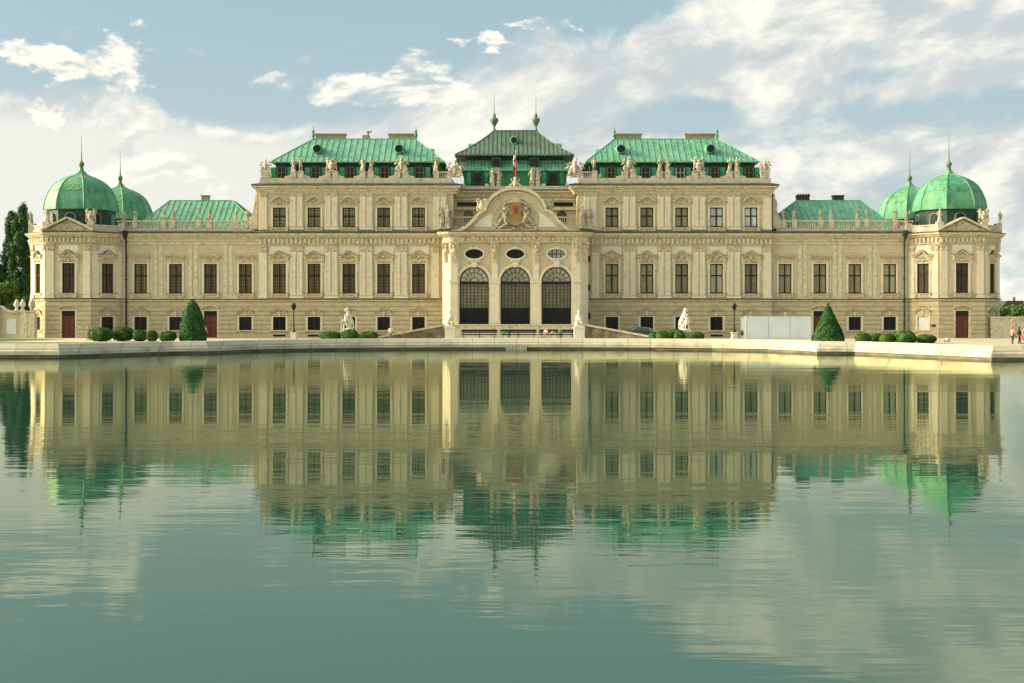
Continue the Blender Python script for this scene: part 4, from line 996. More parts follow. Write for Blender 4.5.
# ================================================================== terrace and ramps
t = tag(empty('entrance_terrace', (0,-9,0)), 'low stone terrace with two sloping ramps in front of the arches', 'terrace')
m = MB(); m.box(-9.0,9.0,-3.0,3.48,0,1.74); m.build('terrace_wall', 'trim', t)
m = MB(); m.box(-9.05,9.05,-3.12,3.48,1.745,1.86); m.build('terrace_floor', 'stone', t)
for sg in (-1, 1):
    m = MB(); n = 14
    for k in range(n):
        f0, f1 = k/n, (k+1)/n; x0, x1 = sg*(9.05+9.5*f0), sg*(9.05+9.5*f1); y0, y1 = -3.0-1.6*f0**2*1.0, -3.0-1.6*f1**2
        z0, z1 = 1.74*(1-f0)**1.0, 1.74*(1-f1)
        a = [(x0,y0,0),(x1,y1,0),(x1,y1+4.5,0),(x0,y0+4.5,0)]; b = [(x0,y0,z0),(x1,y1,max(z1,0.01)),(x1,y1+4.5,max(z1,0.01)),(x0,y0+4.5,z0)]
        ia = [m.av(p) for p in a]; ib = [m.av(p) for p in b]
        m.af(*ia); m.af(*ib)
        for i in range(4): j = (i+1) % 4; m.af(ia[i], ia[j], ib[j], ib[i])
    m.build('ramp', 'ramp_stone', t)
for sg in (-1, 1):
    m = MB(); n = 14
    for k in range(n):
        f0, f1 = k/n, (k+1)/n; x0, x1 = sg*(9.05+9.5*f0), sg*(9.05+9.5*f1); y0, y1 = -3.02-1.6*f0**2, -3.02-1.6*f1**2
        z0, z1 = 1.74*(1-f0)+0.02, 1.74*(1-f1)+0.02
        q0 = [(x0,y0-0.12,z0-.05),(x0,y0+0.35,z0-.05),(x0,y0+0.35,z0+0.20),(x0,y0-0.12,z0+0.20)]; q1 = [(x1,y1-0.12,z1-.05),(x1,y1+0.35,z1-.05),(x1,y1+0.35,z1+0.20),(x1,y1-0.12,z1+0.20)]
        a = [m.av(p) for p in q0]; b = [m.av(p) for p in q1]; m.af(*a); m.af(*b)
        for i in range(4): j = (i+1) % 4; m.af(a[i], a[j], b[j], b[i])
    m.build('ramp_coping', 'stone', t)

# ================================================================== sculpture
def fig(pose=0, drape=True, seed=0, raised=0):
    """standing stone figure, 2.05 m, on a small plinth"""
    r = random.Random(seed); m = MB(); sw = r.uniform(-0.08, 0.08)
    H = Vector((sw, 0, 1.05)); C = Vector((sw*0.3, -0.02, 1.48)); N = Vector((0, 0, 1.66)); HD = Vector((r.uniform(-.04,.04), -0.04, 1.84))
    m.cap(H, C, 0.17, 0.20); m.cap(C, N, 0.19, 0.09); m.ball(HD, 0.13, (0.9,1,1.15), 10, 8); m.ball(HD+Vector((0,-0.12,-0.01)), 0.03)
    for sg in (-1, 1):
        hip = H+Vector((sg*0.10,0,-0.02)); kn = Vector((sg*0.13+sw*.3, -0.10 if sg*sw > 0 else 0.0, 0.58)); ft = Vector((sg*0.14, 0.02, 0.12))
        m.cap(hip, kn, 0.13, 0.09); m.cap(kn, ft, 0.085, 0.06); m.cap(ft, ft+Vector((0,-0.14,-0.03)), 0.06, 0.05)
        sh = C+Vector((sg*0.22,0,0.04))
        if raised == sg: el = sh+Vector((sg*0.20,-0.05,0.18)); ha = el+Vector((sg*0.02,-0.08,0.28))
        elif raised == 2*sg: el = sh+Vector((sg*0.15,-0.05,-0.22)); ha = el+Vector((-sg*0.16,-0.18,0.06))
        else: el = sh+Vector((sg*0.14,0.04,-0.27)); ha = el+Vector((sg*0.02,-0.12,-0.22))
        m.cap(sh, el, 0.085, 0.06); m.cap(el, ha, 0.06, 0.045); m.ball(ha, 0.06)
    if drape:
        for k in range(7):
            a = pi*2*k/7; m.cap((0.14*cos(a)+sw, 0.10*sin(a)+0.02, 1.0), (0.25*cos(a), 0.19*sin(a)+0.04, 0.14), 0.06, 0.08, 6)
        m.cap(C+Vector((-0.2,0.05,0.0)), H+Vector((0.2,0.0,0.0)), 0.10, 0.09); m.cap(C+Vector((0.1,0.12,0)), Vector((0.28,0.16,0.25)), 0.10, 0.12)
    if raised in (1, -1): m.cap((raised*0.44,-0.2,2.15),(raised*0.42,-0.16,0.3),0.03,0.03,6)
    m.box(-0.30,0.30,-0.26,0.30,0.0,0.12)
    return remesh(m, 'statue', 'statue', 0.035)
def trophy(seed):
    """armour and banners piled round a cuirass"""
    r = random.Random(seed); m = MB(); m.box(-0.6,0.6,-0.28,0.3,0,0.12)
    m.cap((0,0,0.45),(0,0,1.15),0.26,0.33); m.ball((0,-0.02,1.68),0.20,(1,1,1.15)); m.cap((0,0.02,1.85),(0.12,0.12,2.05),0.07,0.12,6); m.tube((0,0,1.2),(0,0,1.6),0.12)
    for sg in (-1, 1):
        m.cap((sg*0.3,0,1.15),(sg*0.46,0,0.85),0.13,0.1); m.ball((sg*0.55,-0.08,0.48),0.34,(0.9,0.4,1.1)); m.cap((sg*0.2,0.1,0.3),(sg*0.95,0.12,1.65),0.05,0.04,6); m.cap((sg*0.1,0.12,0.6),(sg*0.65,0.14,1.9),0.04,0.03,6)
        m.cap((sg*0.72,0.08,1.15),(sg*1.0,0.1,1.0),0.16,0.09,6); m.cap((sg*0.55,0.1,1.55),(sg*0.85,0.1,1.45),0.13,0.08,6); m.cap((sg*0.3,-0.1,0.25),(sg*0.85,-0.2,0.22),0.13,0.11,6)
    return remesh(m, 'trophy', 'statue', 0.045)
def putti(seed):
    r = random.Random(seed); m = MB(); m.box(-0.55,0.55,-0.28,0.3,0,0.12); m.lathe([(0.2,0.1),(0.34,0.5),(0.38,0.8),(0.2,1.0),(0.26,1.1),(0.12,1.3)], (0,0), 10)
    for sg in (-1, 1):
        m.cap((sg*0.42,-0.02,0.75),(sg*0.40,-0.02,1.1),0.16,0.14); m.ball((sg*0.38,-0.04,1.38),0.14); m.cap((sg*0.45,0,0.7),(sg*0.55,-0.1,0.2),0.11,0.07); m.cap((sg*0.36,0,0.7),(sg*0.25,-0.15,0.25),0.1,0.07)
        m.cap((sg*0.36,-0.02,1.18),(sg*0.12,-0.1,1.25),0.07,0.05); m.cap((sg*0.5,-0.02,1.15),(sg*0.62,-0.05,1.45),0.06,0.05); m.cap((sg*0.5,0.1,1.1),(sg*0.7,0.15,1.3),0.09,0.04)
    return remesh(m, 'putti_group', 'statue', 0.04)
SM = [fig(0,True,1,1), fig(0,True,2,-2), fig(0,True,3,-1), fig(0,False,4,2), fig(0,True,5,0)]
TM = [trophy(1)]; PG = [putti(1)]
def stat(me, x, y, z, label, group, rz=0, sc=1.0, name='statue', mir=1):
    o = inst(me, name, None, (x, y, z), rz, None, (sc*mir, sc, sc)); tag(o, label, name.replace('_', ' '), group); return o
DESC = ['draped statue leaning on staff', 'draped statue with folded arm', 'cloaked statue holding staff', 'bare-legged stone statue', 'draped statue, arms lowered']
side = {-1: 'left', 1: 'right'}
def pairname(sg, i):       # i 0 = inner of the pair (nearer the middle)
    return ('right' if sg < 0 else 'left') if i == 0 else ('left' if sg < 0 else 'right')
k = 0
yb = YM+0.35
for sg in (-1, 1):
    # tall block: single figure, trophies and pairs
    stat(SM[k % 5], sg*11.0, yb, 23.07, f'{DESC[k%5]}, alone at the inner end of the {side[sg]} tall block attic', 'statues on the palace attic', mir=sg); k += 1
    for j, (a, b) in enumerate(((20.1, 21.2), (29.8, 30.8))):
        for i, x in enumerate((a, b)):
            q = 'inner' if j == 0 else 'outer'
            stat(SM[k % 5], sg*x, yb, 23.07, f'{DESC[k%5]}, {pairname(sg,i)} of the {q} pair, {side[sg]} tall block attic', 'statues on the palace attic', rz=0.2*(-1)**i, mir=(-1)**i); k += 1
    for j, x in enumerate((15.8, 25.5)):
        stat((TM+PG)[j], sg*x, yb, 23.07, f'{"piled stone armour trophy" if j == 0 else "stone urn held by two putti"} on the attic of the {side[sg]} tall block', 'carved groups on the palace attic', sc=1.0 if j == 0 else 1.3, name='trophy' if j == 0 else 'carved_urn')
    stat(TM[0], sg*34.7, yb, 23.07, f'stone armour trophy at the outer corner of the {side[sg]} tall block attic', 'carved groups on the palace attic', sc=0.85, name='trophy')
    stat(TM[0], sg*8.35, yb+0.1, 22.3, f'big armour trophy at the inner corner of the {side[sg]} tall block attic', 'carved groups on the palace attic', sc=1.25, name='trophy')
    # wings
    for j, (a, b) in enumerate(((37.4, 38.9), (42.6, 44.1), (47.7, 49.0))):
        q = ('inner', 'middle', 'outer')[j]
        for i, x in enumerate((a, b)):
            stat(SM[k % 5], sg*x, 0.55, 16.4, f'{DESC[k%5]}, {pairname(sg,i)} of the {q} pair, {side[sg]} wing balustrade', 'statues on the wing balustrades', sc=0.78, mir=(-1)**i); k += 1
    stat(SM[k % 5], sg*53.0, 0.55, 16.4, f'{DESC[k%5]}, alone on the {side[sg]} wing balustrade beside the dome', 'statues on the wing balustrades', sc=0.75); k += 1
    # pavilions
    pv = [(-6.5, 0.35, 'outer' if sg < 0 else 'inner'), (-3.0, -2.85, 'front left'), (3.0, -2.85, 'front right'), (6.5, 0.35, 'inner' if sg < 0 else 'outer')]
    for j, (dx_, y, nm) in enumerate(pv):
        if j in (0, 3): stat(SM[k % 5], sg*PX+dx_, y, 15.85, f'{DESC[k%5]}, {nm} corner of the {side[sg]} domed pavilion', 'statues round the domes', sc=0.9, mir=-1 if j else 1)
        else: stat((SM+PG)[(4 if j == 1 else 5)], sg*PX+dx_, y, 15.85, f'{"draped stone statue" if j == 1 else "stone urn with putti"} on the {nm} corner of the {side[sg]} domed pavilion', 'statues round the domes', sc=0.92 if j == 1 else 1.2, name='statue' if j == 1 else 'carved_urn')
        k += 1
    # centre
    for i, x in enumerate((2.35, 3.2)):
        stat(SM[k % 5], sg*x, 2.75, 21.67, f'{DESC[k%5]}, {pairname(sg,i)} of the {side[sg]} pair on the middle parapet', 'statues on the middle parapet', sc=1.15, mir=(-1)**i); k += 1
    stat(PG[0], sg*4.55, YP+0.3, 17.15, f'stone urn and putti on the {side[sg]} shoulder of the curved gable', 'carved figures on the curved gable', sc=1.15, name='carved_urn')
    # trophies and figure against inner edge of the tall blocks
    stat(SM[(k+1) % 5], sg*9.3, YM-0.55, 15.0, f'tall draped stone statue on the cornice beside the {side[sg]} end of the gable', 'statues beside the gable', sc=1.7, mir=sg)
    stat(SM[(k+3) % 5], sg*10.2, YM-0.45, 15.0, f'stone statue against the wall just outside the {side[sg]} end of the gable', 'statues beside the gable', sc=1.5, mir=-sg)
# keystone figure and flag
m = MB(); m.box(-1.5,1.5,-0.35,0.35,0,0.2); m.cap((0,0,0.3),(0,0,1.0),0.38,0.3); m.ball((0,-0.05,1.5),0.25,(1,1,1.1))
for sg in (-1, 1): m.cap((sg*0.3,0,0.9),(sg*0.75,-0.1,0.55),0.16,0.11); m.cap((sg*0.3,0,0.3),(sg*1.2,-0.1,0.25),0.25,0.15); m.cap((sg*0.25,0.1,1.0),(sg*0.6,0.15,1.5),0.14,0.06)
stat(remesh(m,'statue','statue',0.045), 0, YP+0.45, 20.05, 'winged stone figure crowning the top of the curved gable', None)
fl = tag(empty('flagpole', (0.05, YP+1.2, 20.0)), 'thin pole with limp red and white flag above the gable', 'flagpole')
m = MB(); m.tube((0,0,0),(0,0,5.4),0.05,0.03,8); m.ball((0,0,5.45),0.09); m.build('pole', 'panel_white', fl)
mat('flag_red', (0.55, 0.035, 0.03), 0.8); mat('flag_white', (0.75, 0.72, 0.68), 0.8)
m = MB(); n = 10; rows = []
for i in range(19):
    f = i/18; z = 5.2-3.9*f; col = []
    for j in range(n+1):
        g_ = j/n; wv = 0.55*(0.35+0.65*sin(pi*min(1, f*0.9+0.1)))
        col.append(m.av((-wv*g_*0.75+0.10*f+0.05*sin(j*1.9+i*0.2), 0.13*sin(j*2.1+f*2), z-0.5*g_*(1-f))))
    rows.append(col)
for i in range(18):
    m.cur = 0
    for j in range(n): m.cur = 1 if (6 <= i+j*0.3 < 9 or i < 3) else 0; m.af(rows[i][j], rows[i][j+1], rows[i+1][j+1], rows[i+1][j])
fg = m.build('flag', ['flag_red', 'flag_white'], fl, smooth=True)

# ---- the two garden groups: rearing horse and tamer
def horse_group(mir, x, y, label):
    root = tag(empty('garden_sculpture', (x, y, 0)), label, 'sculpture', 'sculptures in the forecourt')
    p = MB(); p.box(-0.85,0.85,-0.75,0.75,0,0.25); p.prism([(-0.75,0.25),(0.75,0.25),(0.66,1.05),(-0.66,1.05)],-0.66,0.66); p.box(-0.85,0.85,-0.8,0.8,1.05,1.22)
    p.build('pedestal', 'marble', root)
    m = MB(); B = lambda *a: m.cap(*a)
    B((0.35,0.1,2.15),(0.0,0.05,2.85),0.36,0.33,12); B((0.0,0.05,2.95),(-0.2,-0.02,3.5),0.24,0.15,10); B((-0.2,-0.02,3.6),(-0.5,-0.1,3.45),0.15,0.09,10)
    B((-0.12,-0.02,3.7),(-0.1,0,3.84),0.05,0.02,6); B((0.0,0.1,3.3),(-0.1,0.05,3.7),0.10,0.07,6)
    for s in (-1, 1):
        B((0.42,0.1+s*0.2,2.05),(0.20,0.1+s*0.25,1.75),0.20,0.12); B((0.20,0.1+s*0.25,1.75),(0.50,0.1+s*0.25,1.5),0.10,0.07); B((0.50,0.1+s*0.25,1.5),(0.46,0.1+s*0.25,1.26),0.07,0.08)
        B((-0.1,0.05+s*0.16,2.85),(-0.45,0.05+s*0.18,2.75-0.15*s),0.13,0.09); B((-0.45,0.05+s*0.18,2.75-0.15*s),(-0.42,0.05+s*0.18,2.4-0.1*s),0.07,0.06)
    B((0.6,0.1,2.2),(0.72,0.1,1.5),0.12,0.08,8)
    # tamer
    B((-0.38,-0.35,2.15),(-0.34,-0.33,2.5),0.16,0.19); B((-0.34,-0.33,2.55),(-0.36,-0.34,2.75),0.12,0.08); m.ball((-0.37,-0.37,2.92),0.13,(0.9,1,1.15),10,8)
    B((-0.30,-0.35,2.1),(-0.15,-0.45,1.7),0.13,0.09); B((-0.15,-0.45,1.7),(-0.15,-0.35,1.3),0.09,0.06); B((-0.46,-0.35,2.1),(-0.55,-0.42,1.7),0.13,0.09); B((-0.55,-0.42,1.7),(-0.62,-0.3,1.3),0.09,0.06)
    B((-0.18,-0.33,2.62),(-0.02,-0.4,2.9),0.08,0.06); B((-0.02,-0.4,2.9),(-0.2,-0.3,3.2),0.06,0.05); B((-0.52,-0.33,2.6),(-0.72,-0.4,2.35),0.08,0.06); B((-0.72,-0.4,2.35),(-0.6,-0.5,2.1),0.06,0.05)
    B((-0.1,-0.15,2.3),(0.25,-0.25,1.35),0.14,0.2,8); m.ball((0.0,0,1.33),0.6,(1.2,0.9,0.25)); m.box(-0.8,0.8,-0.65,0.65,1.2,1.32)
    o = inst(remesh(m, 'figures', 'marble', 0.04), 'horse_and_tamer', root); o.scale = (mir*0.85, 1, 1.04)
horse_group(1, -19.7, -26, 'white stone horse and tamer on a pedestal behind the left clipped bushes')
horse_group(-1, 19.8, -26, 'white stone horse and tamer on a pedestal behind the right clipped bushes')
# sphinx-like seated groups on tall pedestals either side of the benches
def ped_statue(x, y, mir, label):
    root = tag(empty('pedestal_statue', (x, y, 0)), label, 'sculpture', 'statues flanking the entrance terrace')
    p = MB(); p.box(-0.78,0.78,-0.7,0.7,0,0.3); p.box(-0.6,0.6,-0.55,0.55,0.3,1.5); p.box(-0.72,0.72,-0.66,0.66,1.5,1.68); p.build('pedestal', 'marble', root)
    m = MB(); m.box(-0.55,0.55,-0.5,0.5,1.68,1.8); m.cap((0,0.05,2.15),(0.05,0,2.75),0.36,0.27); m.cap((0.05,0,2.85),(0.03,-0.03,3.1),0.14,0.1); m.ball((0.02,-0.06,3.3),0.17,(0.9,1,1.15),10,8)
    for s in (-1, 1):
        m.cap((s*0.2,-0.05,2.1),(s*0.28,-0.42,2.15),0.19,0.13); m.cap((s*0.28,-0.42,2.15),(s*0.26,-0.38,1.85),0.12,0.09); m.cap((s*0.28+.05,0,2.8),(s*0.46,-0.1,2.45),0.11,0.08); m.cap((s*0.46,-0.1,2.45),(s*0.15,-0.35,2.4),0.08,0.06)
    m.cap((-0.2,0.2,2.8),(-0.45,0.25,1.9),0.13,0.2,8); m.cap((0.3,0.1,2.1),(0.4,0.0,1.85),0.22,0.2,8); m.ball((-0.1,-0.4,2.5),0.15)
    o = inst(remesh(m,'figure','marble',0.04), 'seated_figure', root); o.scale = (mir*0.95,1,1.12); o.location.z = -0.2
ped_statue(-7.9, -23, 1, 'seated stone figure on a pedestal at the left end of the benches')
ped_statue(7.6, -23, -1, 'seated stone figure on a pedestal at the right end of the benches')

# ================================================================== benches and step
m = MB(); m.box(-7.0,7.0,-21.4,-19.6,0,0.30)
tag(m.build('stone_step', 'trim'), 'long low stone step under the three dark benches', 'step')
def bench(x, label):
    root = tag(empty('bench', (x,-20.4,0.30)), label, 'bench', 'benches in front of the terrace')
    m = MB(); m.box(-2.2,2.2,-0.47,-0.455,0.34,0.47); m.box(-2.1,2.1,-0.45,-0.33,0.42,0.47); m.box(-2.1,2.1,-0.29,-0.17,0.42,0.47); m.box(-2.1,2.1,-0.13,-0.01,0.42,0.47); m.build('seat', 'iron', root)
    m = MB(); m.box(-2.2,2.2,0.06,0.11,0.60,0.74); m.box(-2.2,2.2,0.09,0.14,0.76,1.02); m.build('backrest', 'iron', root)
    for sx in (-1.9, 0, 1.9):
        m = MB(); m.box(sx-0.04,sx+0.04,-0.44,-0.38,0,0.42); m.box(sx-0.04,sx+0.04,0.0,0.06,0,0.42); m.box(sx-0.04,sx+0.04,-0.44,0.06,0.37,0.415); m.box(sx-0.03,sx+0.03,0.115,0.16,0.40,0.9); m.box(sx-0.03,sx+0.03,0.0,0.16,0.38,0.42); m.build('leg', 'iron', root)
bench(-4.45, 'long dark slatted bench, empty, nearest the left pedestal statue')
bench(0.35, 'long dark slatted bench in the middle with one seated visitor')
bench(5.05, 'long dark slatted bench with visitor and bags, nearest the right pedestal statue')

# ================================================================== people
for nm, c in (('skin', (0.50,0.30,0.20)), ('hair_dark', (0.03,0.02,0.015)), ('hair_brown', (0.12,0.06,0.03)), ('cloth_pink', (0.70,0.38,0.30)), ('cloth_navy', (0.02,0.035,0.06)),
              ('cloth_black', (0.02,0.018,0.02)), ('cloth_red', (0.65,0.05,0.06)), ('cloth_white', (0.72,0.70,0.66)), ('cloth_tan', (0.40,0.28,0.15)), ('cloth_green', (0.05,0.35,0.12)), ('cloth_grey', (0.18,0.18,0.18)), ('cloth_salmon', (0.62,0.30,0.25))):
    mat(nm, c, 0.85, tuple(v_*0.75 for v_ in c), 6.0)
def person(loc, rz, label, top='cloth_white', bottom='cloth_navy', hair='hair_dark', pose='stand', bag=None, seed=0, h=1.0, sk=False, long=False):
    r = random.Random(seed)
    root = empty('person', loc, rz); tag(root, label, 'person'); root.scale = (h, h, h)
    V = Vector; z0 = 0.0
    if pose == 'sit':
        H = V((0,0.05,0.50)); C = V((0,-0.05,0.88)); N = V((0,-0.07,1.10)); HD = V((0,-0.10,1.27))
        legs = [(H+V((s*0.09,0,0.02)), V((s*0.11,-0.42,0.52)), V((s*0.11,-0.45,0.09))) for s in (-1,1)]
        arms = [(C+V((s*0.19,0,0.12)), C+V((s*0.24,-0.12,-0.14)), V((s*0.12,-0.34,0.62))) for s in (-1,1)]
    else:
        H = V((0,0,0.92)); C = V((0,0.0,1.28)); N = V((0,0,1.48)); HD = V((0,-0.02,1.63)); st = 0.14 if pose == 'walk' else 0.03
        legs = [(H+V((s*0.09,0,-0.02)), V((s*0.10,-s*st*0.7-0.03,0.48)), V((s*0.10,-s*st+0.02,0.08))) for s in (-1,1)]
        arms = [(C+V((s*0.19,0,0.13)), C+V((s*0.25,s*st*0.6+0.02,-0.14)), C+V((s*0.25,s*st-0.09,-0.40))) for s in (-1,1)]
        if seed % 2: s = 1; arms[1] = (C+V((0.19,0,0.13)), C+V((0.27,-0.06,-0.12)), C+V((0.12,-0.26,0.0)))
    def limbs(m, ra, rl, arm_to=1.0, leg_to=1.0, feet=False):
        for a, b, c in legs:
            m.cap(a, b, rl*1.45, rl, 10); c2 = b.lerp(c, leg_to); m.cap(b, c2, rl, rl*0.72, 10)
            if feet: m.cap(c+V((0,0.03,-0.03)), c+V((0,-0.16,-0.045)), 0.045, 0.035, 8)
        for a, b, c in arms:
            m.cap(a, b, ra*1.2, ra*0.9, 8)
            if arm_to > 0: m.cap(b, b.lerp(c, arm_to), ra*0.9, ra*0.75, 8)
    m = MB(); limbs(m, 0.040, 0.056, feet=True)
    m.cap(H, C, 0.13, 0.14, 12); m.cap(C, N, 0.12, 0.055, 12); m.cap(N, HD, 0.05, 0.05, 8)
    m.ball(HD+V((0,0,0.02)), 0.105, (0.82,0.95,1.15), 12, 10); m.ball(HD+V((0,-0.105,0.0)), 0.018); m.ball(HD+V((0,-0.09,-0.05)), 0.022,(1.3,.6,.5))
    for s in (-1, 1): m.ball(HD+V((s*0.087,0.0,0.01)), 0.022,(0.5,1,1.3)); m.ball(HD+V((s*0.033,-0.088,0.03)), 0.014)
    for (a, b, c), s in zip(arms, (-1, 1)):
        d = (c-b).normalized(); q = d.to_track_quat('Z','Y').to_matrix(); m.cap(c, c+d*0.07, 0.034, 0.036, 8)
        for j in range(4):
            o_ = q @ V(((j-1.5)*0.021,0,0)); L_ = (0.058,0.07,0.066,0.05)[j]; p1 = c+d*0.10+o_; p2 = p1+d*L_*0.55+V((0,-0.012,0)); p3 = p2+d*L_*0.4+V((0,-0.022,0))
            m.cap(p1, p2, 0.0105, 0.010, 6); m.cap(p2, p3, 0.010, 0.009, 6)
        m.cap(c+d*0.03, c+d*0.07+(q @ V((-s*0.045,0,0)))+V((0,-0.02,0)), 0.014, 0.011, 6)
    inst(remesh(m, 'body', 'skin', 0.0125), 'body', root)
    m = MB()
    for a, b, c in arms: m.cap(a, b, 0.064, 0.055, 8); (m.cap(b, b.lerp(c, 0.85), 0.053, 0.045, 8) if long else None)
    m.cap(H+V((0,0,0.0)), C, 0.155, 0.165, 12); m.cap(C, C+V((0,0,0.10)), 0.165, 0.11, 12)
    inst(remesh(m, 'top', top, 0.02), 'shirt', root)
    m = MB()
    if sk:
        m.lathe([(0.15,H.z+0.08),(0.20,H.z-0.15),(0.26,H.z-0.45),(0.25,H.z-0.47)], (H.x,H.y), 14)
    else:
        for a, b, c in legs: m.cap(a, b, 0.096, 0.073, 10); m.cap(b, b.lerp(c, 0.92), 0.072, 0.060, 10)
        m.cap(H+V((-.05,0,0)), H+V((0.05,0,0)), 0.14, 0.14, 12)
    inst(remesh(m, 'bottom', bottom, 0.02), 'skirt' if sk else 'trousers', root)
    m = MB(); m.ball(HD+V((0,0.02,0.055)), 0.112, (0.86,0.98,1.0), 12, 8)
    if sk or long: m.cap(HD+V((0,0.07,0.0)), HD+V((0,0.08,-0.16)), 0.075, 0.05, 8)
    inst(remesh(m, 'hair', hair, 0.015), 'hair', root)
    m = MB()
    for a, b, c in legs: m.cap(c+V((0,0.03,-0.03)), c+V((0,-0.17,-0.04)), 0.054, 0.044, 8); m.box(c.x-0.05,c.x+0.05,c.y-0.2,c.y+0.08,c.z-0.08,c.z-0.055)
    inst(remesh(m, 'shoes', 'cloth_black', 0.02), 'shoes', root)
    return root
def at(px, d): return -0.45+(px-512)*d/1223
person((at(1012.5,130), -40, 0), 2.2, 'person in salmon top and dark trousers, left of the group by the wall', 'cloth_salmon', 'cloth_navy', 'hair_brown', 'walk', seed=1)
person((at(1019.5,131), -39, 0), 1.6, 'person dressed in black in the middle of the group by the right wall', 'cloth_black', 'cloth_black', 'hair_dark', 'walk', seed=2, long=True)
person((at(1023.8,128), -42, 0), 0.6, 'person in a red skirt at the right edge of the group by the wall', 'cloth_pink', 'cloth_red', 'hair_brown', 'stand', seed=3, sk=True)
person((at(205,158), -12, 0), 2.6, 'person in a pale pink top walking past the left red door', 'cloth_pink', 'cloth_grey', 'hair_brown', 'walk', seed=5)
person((at(88,150), -20, 0), 0.4, 'person in tan clothes standing left of the round bushes', 'cloth_tan', 'cloth_tan', 'hair_dark', 'stand', seed=4, long=True)
person((at(390.5,150), -20, 0), 0.3, 'person in a white shirt beside the foot of the left ramp', 'cloth_white', 'cloth_grey', 'hair_brown', 'stand', seed=6)
person((at(509,149.4), -20.5, 0.30), 0.0, 'person in dark clothes sitting on the middle bench', 'cloth_navy', 'cloth_black', 'hair_brown', 'sit', seed=7, long=True)
person((at(560,149.4), -20.5, 0.30), 0.3, 'person in a dark green top sitting on the right bench', 'cloth_green', 'cloth_black', 'hair_dark', 'sit', seed=8)
person((at(546,149.4), -20.5, 0.30), -0.4, 'person in a white top sitting at the left end of the right bench', 'cloth_white', 'cloth_tan', 'hair_brown', 'sit', seed=10, h=0.9)
def bag(x, c, label):
    m = MB(); m.cap((-0.14,0,0.14),(0.14,0,0.14),0.13,0.12,10); m.cap((0,0,0.18),(0,0,0.24),0.10,0.07,8); b = remesh(m, 'bag', c, 0.02); o = inst(b, 'bag', None, (x,-20.65,0.775)); tag(o, label, 'bag')
    m = MB(); m.strip([(0.10*cos(pi*k/10), 0.28+0.10*sin(pi*k/10)) for k in range(11)][::-1], 0.015, -0.01, 0.01); m.build('handle', c, o)
bag(at(504,149), 'cloth_green', 'bright green bag lying on the middle bench')
bag(at(553,149), 'cloth_pink', 'pink bag lying on the right bench')

# ================================================================== lamps, hoarding, cars, bin, floodlight
def street_lamp(x, y, label):
    root = tag(empty('street_lamp', (x,y,0)), label, 'street lamp', 'black street lamps in the forecourt')
    m = MB(); m.box(-0.42,0.42,-0.42,0.42,0,0.2); m.box(-0.33,0.33,-0.33,0.33,0.2,0.85); m.box(-0.38,0.38,-0.38,0.38,0.85,0.95); m.build('plinth', 'marble', root)
    m = MB(); m.lathe([(0.24,0.95),(0.22,1.15),(0.13,1.3),(0.10,1.7),(0.13,1.8),(0.085,1.9),(0.075,3.3),(0.12,3.4),(0.07,3.5),(0.09,3.7),(0.2,3.78)], n=10); m.build('post', 'iron', root)
    m = MB(); m.lathe([(0.16,3.78),(0.30,4.25),(0.0,4.27)], n=6); l = m.build('lantern', 'pane_dark', root)
    m = MB(); m.lathe([(0.34,4.25),(0.30,4.35),(0.14,4.55),(0.05,4.6),(0.04,4.78)], n=6)
    for k in range(6): a = pi/3*k; m.tube((0.16*cos(a),0.16*sin(a),3.78),(0.31*cos(a),0.31*sin(a),4.25),0.02,n=4)
    m.build('lantern_roof', 'iron', l)
street_lamp(at(293.7,153), -17, 'black lamp post on a pale plinth left of the horse sculpture')
street_lamp(at(734.3,153), -17, 'black lamp post on a pale plinth beside the white hoarding')
h = tag(empty('site_hoarding', (at(778,162),-8,0)), 'large plain pale grey hoarding box standing between a lamp post and the topiary cone', 'hoarding')
m = MB(); m.box(-4.25,4.25,-0.6,0.6,0.05,2.95)
m.build('panelling', 'hoarding', h)
m = MB()
for x in (-4.28,-1.42,1.42,4.28): m.box(x-0.03,x+0.03,-0.625,-0.60,0,2.98)
m.box(-4.32,4.32,-0.63,0.63,2.955,3.02); m.box(-4.32,4.32,-0.63,0.63,0,0.045)
mat('joint', (0.34, 0.38, 0.38), 0.6); m.build('frame', 'joint', h)
m = MB(); m.box(-4.98,-4.36,-0.3,-0.26,0.05,2.85); m.build('side_panel', 'hoarding', h)
b = tag(empty('litter_bin', (at(742,152),-18,0)), 'small dark litter bin on a post beside the right lamp', 'litter bin')
m = MB(); m.tube((0,0,0),(0,0,0.6),0.035); m.box(-0.12,0.12,-0.12,0.12,0,0.03); m.build('post', 'iron', b)
m = MB(); m.lathe([(0.15,0.55),(0.19,0.6),(0.20,1.02),(0.16,1.04)], n=12); m.lathe([(0.22,1.10),(0.20,1.14),(0.04,1.2)], n=12); m.box(-0.18,-0.15,-0.02,0.02,1.0,1.12); m.box(0.15,0.18,-0.02,0.02,1.0,1.12); m.build('basket', 'iron', b)
b = tag(empty('floodlight', (at(947,140),-30,0)), 'small white floodlight on the gravel near the right red door', 'floodlight')
m = MB(); m.ball((0,0,0.25),0.22,(1.1,0.8,0.9),12,8); m.build('housing', 'panel_white', b)
m = MB(); m.box(-0.28,0.28,-0.1,0.1,0,0.05); m.box(-0.3,-0.25,-0.04,0.04,0.03,0.3); m.box(0.25,0.3,-0.04,0.04,0.03,0.3); m.build('bracket', 'iron', b)

